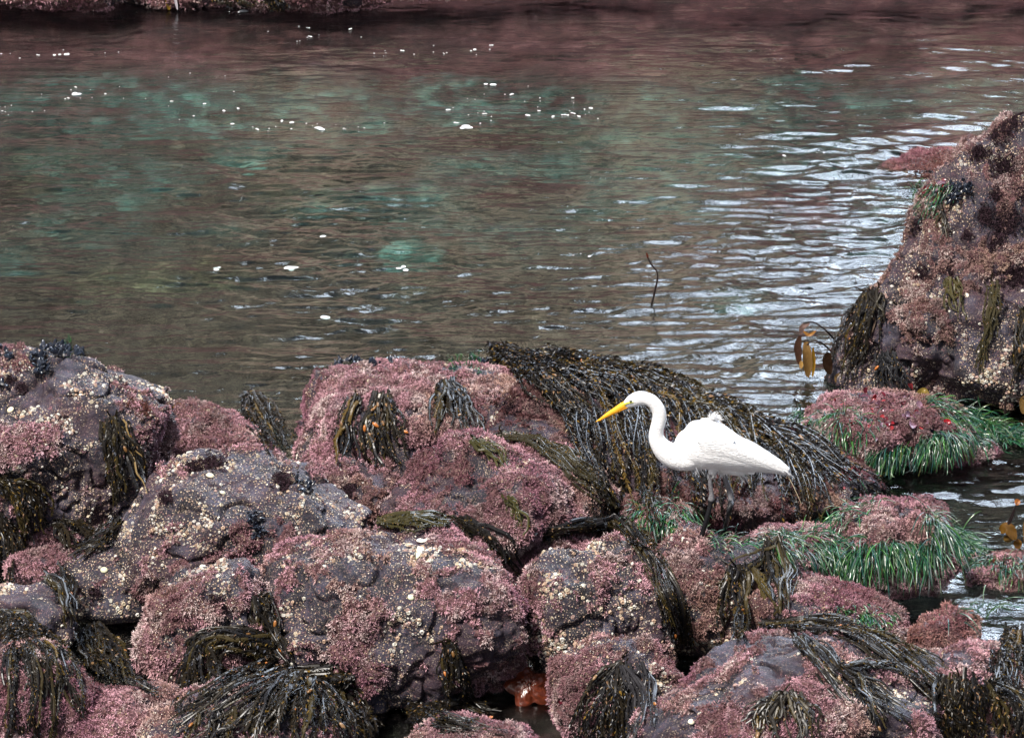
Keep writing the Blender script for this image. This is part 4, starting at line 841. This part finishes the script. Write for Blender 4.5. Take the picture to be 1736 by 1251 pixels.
# ------------------------------------------------------------------ sea star tucked in the crevice
def seastar(px, py, R=.10):
    p, nn, _, _ = cast(px, py); nn = unit(nn * .3 + np.array([.1, -.8, .5])); T = unit(np.cross(nn, [0.1, .3, 1])); U = np.cross(nn, T); p = p + nn * .06 + np.array([0, 0, .03])
    nr, na = 12, 60; V = [p + nn * .028]; C = [(.12, .025, .008)]
    for i in range(1, nr + 1):
        for a in range(na):
            t = 2 * math.pi * a / na; arm = .66 + .34 * abs(math.cos(2.5 * t)) ** 1.6; r = R * arm * i / nr; h = .030 * (1 - (i / nr) ** 2.2) + .006 * (vn(np.array([[i * 1.3, a * .9, 0]]), 5)[0]) + .004 * ((i + a) % 2)
            V.append(p + T * r * math.cos(t) + U * r * math.sin(t) + nn * h); s = 1 if (i * 7 + a * 3) % 5 else 1.7; C.append((.075 * s, .015 * s, .006 * s))
    q = [[1 + (i * na) + a, 1 + i * na + (a + 1) % na, 1 + (i + 1) * na + (a + 1) % na, 1 + (i + 1) * na + a] for i in range(nr - 1) for a in range(na)]
    tr = [[0, 1 + a, 1 + (a + 1) % na] for a in range(na)]
    o = link('sea_star', mesh('sea_star', np.array(V) - p, [np.array(q), np.array(tr)], MBLAD, cols=np.array(C)), label='orange red sea star wedged in the dark crevice at the bottom', cat='sea star'); o.location = p
seastar(894, 1187)
# ------------------------------------------------------------------ single brown kelp blades and stalks standing from the water
def stalk(poly3, r, col, root, name='stalk'):
    P = resample(poly3, 20); V, q, *_ = tube(P, np.linspace(r, r * .7, 20), 8); return child(name, V, q, MKELP, root, cols=np.tile(np.array(col), (len(V), 1)))
def bladekelp(label, stalks, blades_):
    y0 = stalks[0][0]; root = empty('bladed_kelp', at_y(*y0), label, 'kelp', 'broad bladed brown kelp')
    for s in stalks: stalk([at_y(*v) for v in s], .0055, (.018, .012, .012), root)
    for pts, w, c in blades_:
        P = resample([at_y(*v) for v in pts], 14); V, q, cc = leaf_mesh(P, w, c, .2); child('blade', V, q, MBLADE, root, cols=cc)
YB = at_z(1380, 640, 0)[1]
bladekelp('tan kelp blades drooping from arched stalks left of the tall right rock', [[(1430, 592, YB + .1), (1400, 560, YB), (1378, 546, YB), (1362, 548, YB)], [(1410, 596, YB + .1), (1392, 581, YB), (1378, 578, YB), (1368, 585, YB)]],
    [([(1366, 580, YB), (1368, 600, YB - .01), (1370, 640, YB)], .024, (.26, .15, .05)), ([(1356, 570, YB), (1352, 590, YB), (1356, 620, YB)], .018, (.09, .045, .03)), ([(1378, 590, YB - .01), (1380, 615, YB), (1377, 640, YB)], .008, (.34, .19, .02)), ([(1372, 547, YB), (1360, 555, YB), (1358, 568, YB)], .014, (.20, .13, .11)), ([(1362, 562, YB), (1372, 568, YB), (1384, 560, YB)], .008, (.30, .14, .03)), ([(1358, 612, YB - .02), (1358, 625, YB - .02)], .010, (.55, .33, .10))])
YC = at_z(1424, 652, 0)[1]
bladekelp('squarish tan kelp blade and dark blade at the foot of the tall right rock', [[(1440, 655, YC), (1432, 640, YC), (1425, 634, YC)]], [([(1422, 632, YC), (1424, 652, YC)], .028, (.27, .17, .07)), ([(1404, 598, YC), (1402, 615, YC), (1408, 635, YC)], .025, (.035, .018, .01))])
YD = at_z(1715, 930, 0)[1]
bladekelp('amber kelp blades on a leaning stalk at the right edge of the pool', [[(1705, 900, YD), (1714, 875, YD), (1722, 858, YD)], [(1706, 896, YD), (1716, 878, YD), (1724, 852, YD)]], [([(1696, 900, YD), (1708, 895, YD - .01), (1722, 915, YD - .02)], .026, (.14, .07, .014)), ([(1710, 905, YD), (1712, 918, YD)], .03, (.16, .09, .02)), ([(1722, 915, YD), (1728, 930, YD)], .02, (.20, .09, .015)), ([(1720, 852, YD), (1730, 850, YD)], .014, (.30, .10, .02)), ([(1740, 880, YD), (1742, 930, YD)], .02, (.30, .18, .05))])
YE = at_z(1704, 704, 0)[1]
bladekelp('bent black stalk with a tan blade at the right edge of the frame', [[(1704, 706, YE), (1704, 690, YE), (1706, 675, YE), (1722, 673, YE), (1736, 675, YE)]], [([(1734, 672, YE), (1736, 702, YE)], .022, (.30, .18, .06))])
YF = at_z(1105, 516, 0)[1]
bladekelp('lone crooked kelp stalk with a red tip standing in open water', [[(1104, 518, YF), (1110, 495, YF), (1115, 465, YF), (1104, 448, YF), (1098, 436, YF)]], [([(1099, 440, YF), (1096, 428, YF)], .005, (.14, .03, .015))])
YG = at_z(290, 18, 0)[1]
bladekelp('golden brown kelp blade dangling from the far bank', [[(284, -20, YG), (286, -5, YG), (288, 4, YG)]], [([(284, -14, YG), (285, 0, YG), (287, 18, YG)], .020, (.24, .15, .02)), ([(294, -14, YG - .03), (297, 0, YG - .03), (301, 18, YG - .03)], .009, (.62, .58, .62))])
YH = at_z(1570, 690, 0)[1]
bladekelp('olive kelp blade folded on the top of the red algae mound', [[(1556, 676, YH), (1564, 668, YH), (1572, 664, YH)]], [([(1552, 672, YH), (1566, 662, YH - .03), (1576, 672, YH - .04)], .014, (.26, .18, .04))])
YI = cast(1178, 868)[0][1] - .03
bladekelp('two amber blades on thin curved stalks behind the front leg of the egret', [[(1154, 858, YI), (1160, 850, YI), (1170, 852, YI), (1178, 864, YI)], [(1184, 862, YI), (1190, 852, YI), (1194, 846, YI)]], [([(1175, 864, YI), (1184, 872, YI - .01), (1192, 880, YI)], .018, (.30, .19, .02)), ([(1192, 852, YI), (1195, 843, YI)], .011, (.60, .24, .01)), ([(1209, 852, YI), (1211, 864, YI)], .008, (.40, .22, .03))])
# ------------------------------------------------------------------ the egret
foot1 = cast(1190, 916); YE0 = foot1[0][1]
def E(px, py, dy=0.0): return at_y(px, py, YE0 + dy)
PX = 1.0 / (F / (YE0 / CP))          # metres per photograph pixel at the bird
def loft(st, seg=24):
    """st: (px, py, half width along the picture normal to the spine in px, half depth px, dy)"""
    c = np.array([E(s[0], s[1], s[4] if len(s) > 4 else 0) for s in st]); a = np.array([s[2] for s in st]) * PX; b_ = np.array([s[3] for s in st]) * PX
    n = max(24, len(st) * 5); u = np.linspace(0, len(st) - 1, n)
    Q = resample_u(np.hstack([c, a[:, None], b_[:, None]]), u); c, a, b_ = Q[:, :3], np.maximum(Q[:, 3], 1e-4), np.maximum(Q[:, 4], 1e-4)
    T = unit(np.gradient(c, axis=0)); S = unit(np.cross(T, np.array([0, 1.0, 0]))); Bn = np.cross(S, T); V = []
    for k in range(seg):
        t = 2 * math.pi * k / seg; V.append(c + S * (math.cos(t) * a)[:, None] + Bn * (math.sin(t) * b_)[:, None])
    V = np.stack(V, 1).reshape(-1, 3); i = np.arange(n - 1)[:, None] * seg; k = np.arange(seg)[None]
    q = np.stack([i + k, i + (k + 1) % seg, i + seg + (k + 1) % seg, i + seg + k], -1).reshape(-1, 4)
    V = np.concatenate([V, c[:1], c[-1:]]); m = len(V)
    t1 = np.stack([np.full(seg, m - 2), (np.arange(seg) + 1) % seg, np.arange(seg)], -1); t2 = np.stack([np.full(seg, m - 1), np.arange(seg) + (n - 1) * seg, (np.arange(seg) + 1) % seg + (n - 1) * seg], -1)
    return V, q, np.concatenate([t1, t2])
def resample_u(P, u):
    Q = np.vstack([2 * P[0] - P[1], P, 2 * P[-1] - P[-2]]); out = []
    for x in u:
        i = min(int(x), len(P) - 2); t = x - i; a, b_, c, d = Q[i], Q[i + 1], Q[i + 2], Q[i + 3]
        out.append(0.5 * ((2 * b_) + (-a + c) * t + (2 * a - 5 * b_ + 4 * c - d) * t * t + (-a + 3 * b_ - 3 * c + d) * t ** 3))
    return np.array(out)
def merged(parts):
    Vs, Q, T_, off = [], [], [], 0
    for V, q, t in parts: Vs.append(V); Q.append(q + off); T_.append(t + off); off += len(V)
    return np.concatenate(Vs), [np.concatenate(Q), np.concatenate(T_)]
m, nt, b = M('white_plumage'); P = pos(nt)
cc = ramp(nt, noise(nt, P, 60, 3), [(0.3, (0.78, 0.78, 0.79)), (0.7, (0.86, 0.86, 0.86))]); nt.links.new(cc, b.inputs['Base Color']); b.inputs['Roughness'].default_value = 0.85
b.inputs['Subsurface Weight'].default_value = 0.0
mp = N(nt, 'ShaderNodeMapping', ins={'Rotation': (0, math.radians(25), 0), 'Scale': (8, 60, 60)}); nt.links.new(P, mp.inputs[0])
bump(nt, b, noise(nt, mp.outputs[0], 4.0, 4, 0.6), 0.8, 0.010); MWHITE = m
egret = empty('egret', E(1205, 912), 'white egret with a long yellow bill stalking over kelp covered rocks', 'egret')
neck = [(1058, 688, 5, 4), (1064, 684, 8.5, 6), (1073, 679, 11.5, 8), (1083, 675, 12.5, 9), (1095, 675.5, 11.5, 9.5), (1106, 681, 11.5, 10), (1114.5, 691, 11.5, 10.5), (1118, 703, 12, 11), (1116.5, 716, 12, 11.5), (1113, 729, 12, 12), (1113, 742, 13.5, 13), (1119, 755, 16, 15), (1131, 767, 20, 18), (1148, 774, 23, 22), (1168, 775, 23, 26), (1190, 774, 18, 22)]
body = [(1149, 739, 8, 7), (1156, 743, 25, 17), (1167, 746.5, 37.5, 26), (1180, 751, 43, 33), (1200, 753, 45, 36), (1222, 760, 38, 35), (1245, 768, 31, 31), (1268, 774, 27, 25), (1290, 781, 21, 19), (1310, 788, 15.5, 13), (1326, 795, 11, 8), (1337, 800, 6.5, 4)]
thigh = [(1212, 770, 14, 12, -.02), (1210, 790, 11, 10, -.02), (1205, 804, 5, 5, -.02)]
thigh2 = [(1215, 770, 14, 12, .03), (1222, 790, 10, 10, .03), (1226, 805, 5, 5, .03)]
vent = [(1215, 780, 14, 14), (1235, 792, 12, 14), (1252, 799, 8, 10), (1264, 803, 3, 4)]
crown = [(1060, 686, 5, 5), (1070, 677, 8, 7.5), (1082, 673, 9, 8.5), (1095, 675, 7, 8)]
Vb, Fb = merged([loft(neck), loft(body), loft(thigh), loft(thigh2), loft(vent)])
ob = link('body', mesh('body', Vb - np.array(egret.location), Fb, MWHITE), egret)
rm = ob.modifiers.new('r', 'REMESH'); rm.mode = 'VOXEL'; rm.voxel_size = 0.0035; sm = ob.modifiers.new('s', 'SMOOTH'); sm.factor = 0.5; sm.iterations = 10
dg = bpy.context.evaluated_depsgraph_get(); dg.update(); me = bpy.data.meshes.new_from_object(ob.evaluated_get(dg)); ob.modifiers.clear(); ob.data = me
me.polygons.foreach_set('use_smooth', np.ones(len(me.polygons), bool)); me.materials.clear(); me.materials.append(MWHITE)
# wing: overlapping feather rows on each side, real thin plates
def feather(p0, p1, w, side, lift, acc, bend=0.0):
    """leaf-shaped vane from p0 to p1 (pixels), y offset along the flank"""
    n = 10; t = np.linspace(0, 1, n); V = []; lift += random.uniform(0, .0016)
    x = p0[0] + (p1[0] - p0[0]) * t; y = p0[1] + (p1[1] - p0[1]) * t + bend * np.sin(np.pi * t)
    dx, dy = p1[0] - p0[0], p1[1] - p0[1]; L = math.hypot(dx, dy); nx, ny = -dy / L, dx / L; W = w * np.clip(np.sin(np.pi * np.clip(t * .86 + .1, 0, 1)) ** .5, .05, 1)
    for s in np.linspace(-1, 1, 5):
        for j in range(n):
            px, py = x[j] + nx * W[j] * s, y[j] + ny * W[j] * s; V.append(E(px, py, side * flank(px, py) + side * (lift * .0 + lift) - side * .0025 * abs(s)))
    V = np.array(V); idx = np.arange(5 * n).reshape(5, n); q = np.stack([idx[:-1, :-1], idx[1:, :-1], idx[1:, 1:], idx[:-1, 1:]], -1).reshape(-1, 4)
    V2 = V - np.array([0, side * .0015, 0]); acc.add(np.concatenate([V, V2]), np.concatenate([q, q[:, ::-1] + 5 * n]))
bs = np.array(body)
def flank(px, py):
    cy = np.interp(px, bs[:, 0], bs[:, 1]); a = np.interp(px, bs[:, 0], bs[:, 2]); d = np.interp(px, bs[:, 0], bs[:, 3]); u = min(abs(py - cy) / max(a, 1), .97)
    return d * PX * math.sqrt(1 - u * u)
for side, nm in ((-1, 'wing'), (1, 'wing')):
    acc = Acc()
    for k in range(8):   # flight feathers
        u = k / 7; feather((1195 + 8 * k, 772 - 5 * u), (1262 + 9.5 * k, 789 + 1.7 * k), 7 - .3 * k, side, .004 + .0006 * k, acc)
    for r in range(5):
        for k in range(8):
            u = k / 9; x0 = 1174 + 8.0 * k + 4 * r
            if x0 + 34 > 1236 + 11 * r: continue
            top = np.interp(x0, [1160, 1200, 1300], [722, 716, 772]); y0 = top + r * 10.5 + 2; tl = lambda q: np.interp(q, bs[:, 0], bs[:, 1] - bs[:, 2]); y0 = max(y0, tl(x0) + 7); feather((x0, y0), (x0 + 34, max(y0 + 15, tl(x0 + 34) + 9)), 8.5, side, .0045 + .0008 * (5 - r), acc)
    V, q, _ = acc.out(); child(nm, V, q, MWHITE, egret)
# fluffy plumes
acc = Acc()
def plume(px, py, dx, dy, n, spread, L, dyw=0.0, w=.0011):
    for _ in range(n):
        a = random.gauss(0, spread); l = L * random.uniform(.5, 1.1); ex, ey = dx * math.cos(a) - dy * math.sin(a), dx * math.sin(a) + dy * math.cos(a)
        x0, y0 = px + random.gauss(0, 4), py + random.gauss(0, 2); yo = dyw + random.gauss(0, .012)
        P = np.array([E(x0 + ex * l * t, y0 + ey * l * t + 2 * t * t, yo) for t in np.linspace(0, 1, 6)]); ribbon(P, w, np.array((.85, .85, .85)), acc)
for args in [(1208, 710, .7, -.8, 260, .6, 12, .0, .0007), (1180, 790, .5, .8, 60, .35, 16, -.02), (1250, 800, 1, .45, 50, .35, 20), (1206, 800, .1, 1, 30, .4, 10, -.02), (1226, 800, .2, 1, 30, .4, 10, .03), (1325, 797, 1, .55, 30, .15, 15)]:
    acc = Acc(); plume(*args); V, q, _ = acc.out(); child('plume', V, q, MWHITE, egret, smooth=False)
P = np.array([E(1332, 800), E(1345, 824), E(1358, 853)]); V, q, *_ = tube(resample(P, 10), np.linspace(.0018, .0008, 10), 6); child('tail_quill', V, q, plain('quill', (.62, .50, .34)), egret)
# bill, eye
bt = [(1063, 684.5, 6.4, 4.8), (1055, 688.5, 6.3, 4.6), (1044, 695, 5.3, 4.0), (1030, 703, 3.9, 3.0), (1018, 710.5, 1.9, 1.7), (1010, 715, .4, .4)]
V, q, t = loft(bt, 16); mbill, nt2, b2 = M('yellow_bill'); g = ramp(nt2, noise(nt2, pos(nt2), 30, 3), [(.3, (.80, .36, .01)), (.7, (.86, .45, .03))]); nt2.links.new(g, b2.inputs['Base Color']); b2.inputs['Roughness'].default_value = .35
bill = child('bill', V, [q, t], mbill, egret)
bl = [(1064, 689.5, 2.2, 3.9), (1054, 694.0, 2.0, 3.6), (1042, 699.5, 1.7, 3.0), (1028, 706.5, 1.3, 2.2), (1016, 713, .8, 1.3)]
V, q, t = loft(bl, 12); child('lower_mandible', V, [q, t], plain('bill_under', (.80, .30, .01), .35), bill)
ey = E(1069, 680, -7.0 * PX)
V, q, t = loft([(1058, 684.5, 2.0, 6.4), (1064, 681.5, 2.6, 7.8), (1070, 680, 2.4, 8.8), (1074, 679.5, .8, 8.8)], 14); child('lore', V, [q, t], plain('lore_skin', (.50, .50, .03), .5), egret)
for s in (-1, 1):
    c = E(1069, 680, s * 8.0 * PX); V, Fq = [], []
    for i in range(7):
        for j in range(12):
            th, ph = math.pi * i / 6, 2 * math.pi * j / 12; V.append(c + np.array([math.sin(th) * math.cos(ph), math.cos(th) * .8, math.sin(th) * math.sin(ph)]) * 2.3 * PX)
    Fq = [(i * 12 + j, i * 12 + (j + 1) % 12, (i + 1) * 12 + (j + 1) % 12, (i + 1) * 12 + j) for i in range(6) for j in range(12)]
    child('eye', np.array(V), np.array(Fq), plain('eye', (.02, .03, .005), .1, .8), egret)
# legs
mleg, nt3, b3 = M('leg_skin'); c3 = attr(nt3, 'Col', True); nt3.links.new(mixc(nt3, 1.0, c3, ramp(nt3, noise(nt3, pos(nt3), 150, 4), [(.3, (.6,) * 3), (.7, (1.3,) * 3)]), 'MULTIPLY'), b3.inputs['Base Color']); b3.inputs['Roughness'].default_value = .5; b3.inputs['Specular IOR Level'].default_value = .3
def leg(pts, foot, dy, toes):
    P = np.array([E(x, y, dy) for x, y in pts]); f = cast(*foot)[0] + np.array([0, 0, .012]); P = np.vstack([P, f]); P = resample(P, 40); t = np.linspace(0, 1, 40)
    kn = np.argmin(np.abs(P[:, 2] - E(*pts[2], dy)[2])) / 39.0
    r = (3.7 + 1.9 * np.exp(-((t - kn) / .05) ** 2) + .4 * (t > kn) + 1.2 * np.exp(-((t - 1) / .05) ** 2)) * PX
    V, q, *_ = tube(P, r, 12, 1.0, np.array([0, 1., .1])); col = np.where((t < kn + .02)[:, None], np.array((.15, .145, .155)), np.array((.010, .010, .012)))
    lg = child('leg', V, q, mleg, egret, cols=np.repeat(col, 12, 0)); acc = Acc()
    for dx, dyy, L in toes:
        d = unit(np.array([dx, dyy, 0.])); Pt = []
        for s in np.linspace(0, 1, 8):
            x = f + d * L * s; h = BVH.ray_cast(Vector(x + np.array([0, 0, .15])), Vector((0, 0, -1)))
            z = h[0][2] + .010 if h[0] is not None else f[2]
            z = max(min(z, f[2] + .03), f[2] - .06); Pt.append((x[0], x[1], z - .004 * s))
        Pt = np.array(Pt); Pt[1:-1] = (Pt[:-2] + Pt[1:-1] * 2 + Pt[2:]) / 4
        rr = (2.1 - 1.3 * np.linspace(0, 1, 8) + .5 * np.array([0, 0, 1, 0, 0, 1, 0, 0])) * PX
        V, q, *_ = tube(Pt, rr, 8, 1., np.array([0, 0., 1])); acc.add(V, q, np.tile(np.array((.03, .03, .035)), (len(V), 1)))
    V, q, c = acc.out(); child('foot', V, q, mleg, lg, cols=c)
TO = [(-1, -.25, .075), (-.8, -.9, .07), (-.2, -1, .06), (.9, .3, .05)]
leg([(1204, 796), (1204, 820), (1206, 845), (1198, 880)], (1188, 916), -.02, TO)
leg([(1226, 798), (1232, 820), (1240, 843), (1234, 875)], (1228, 908), .035, TO)
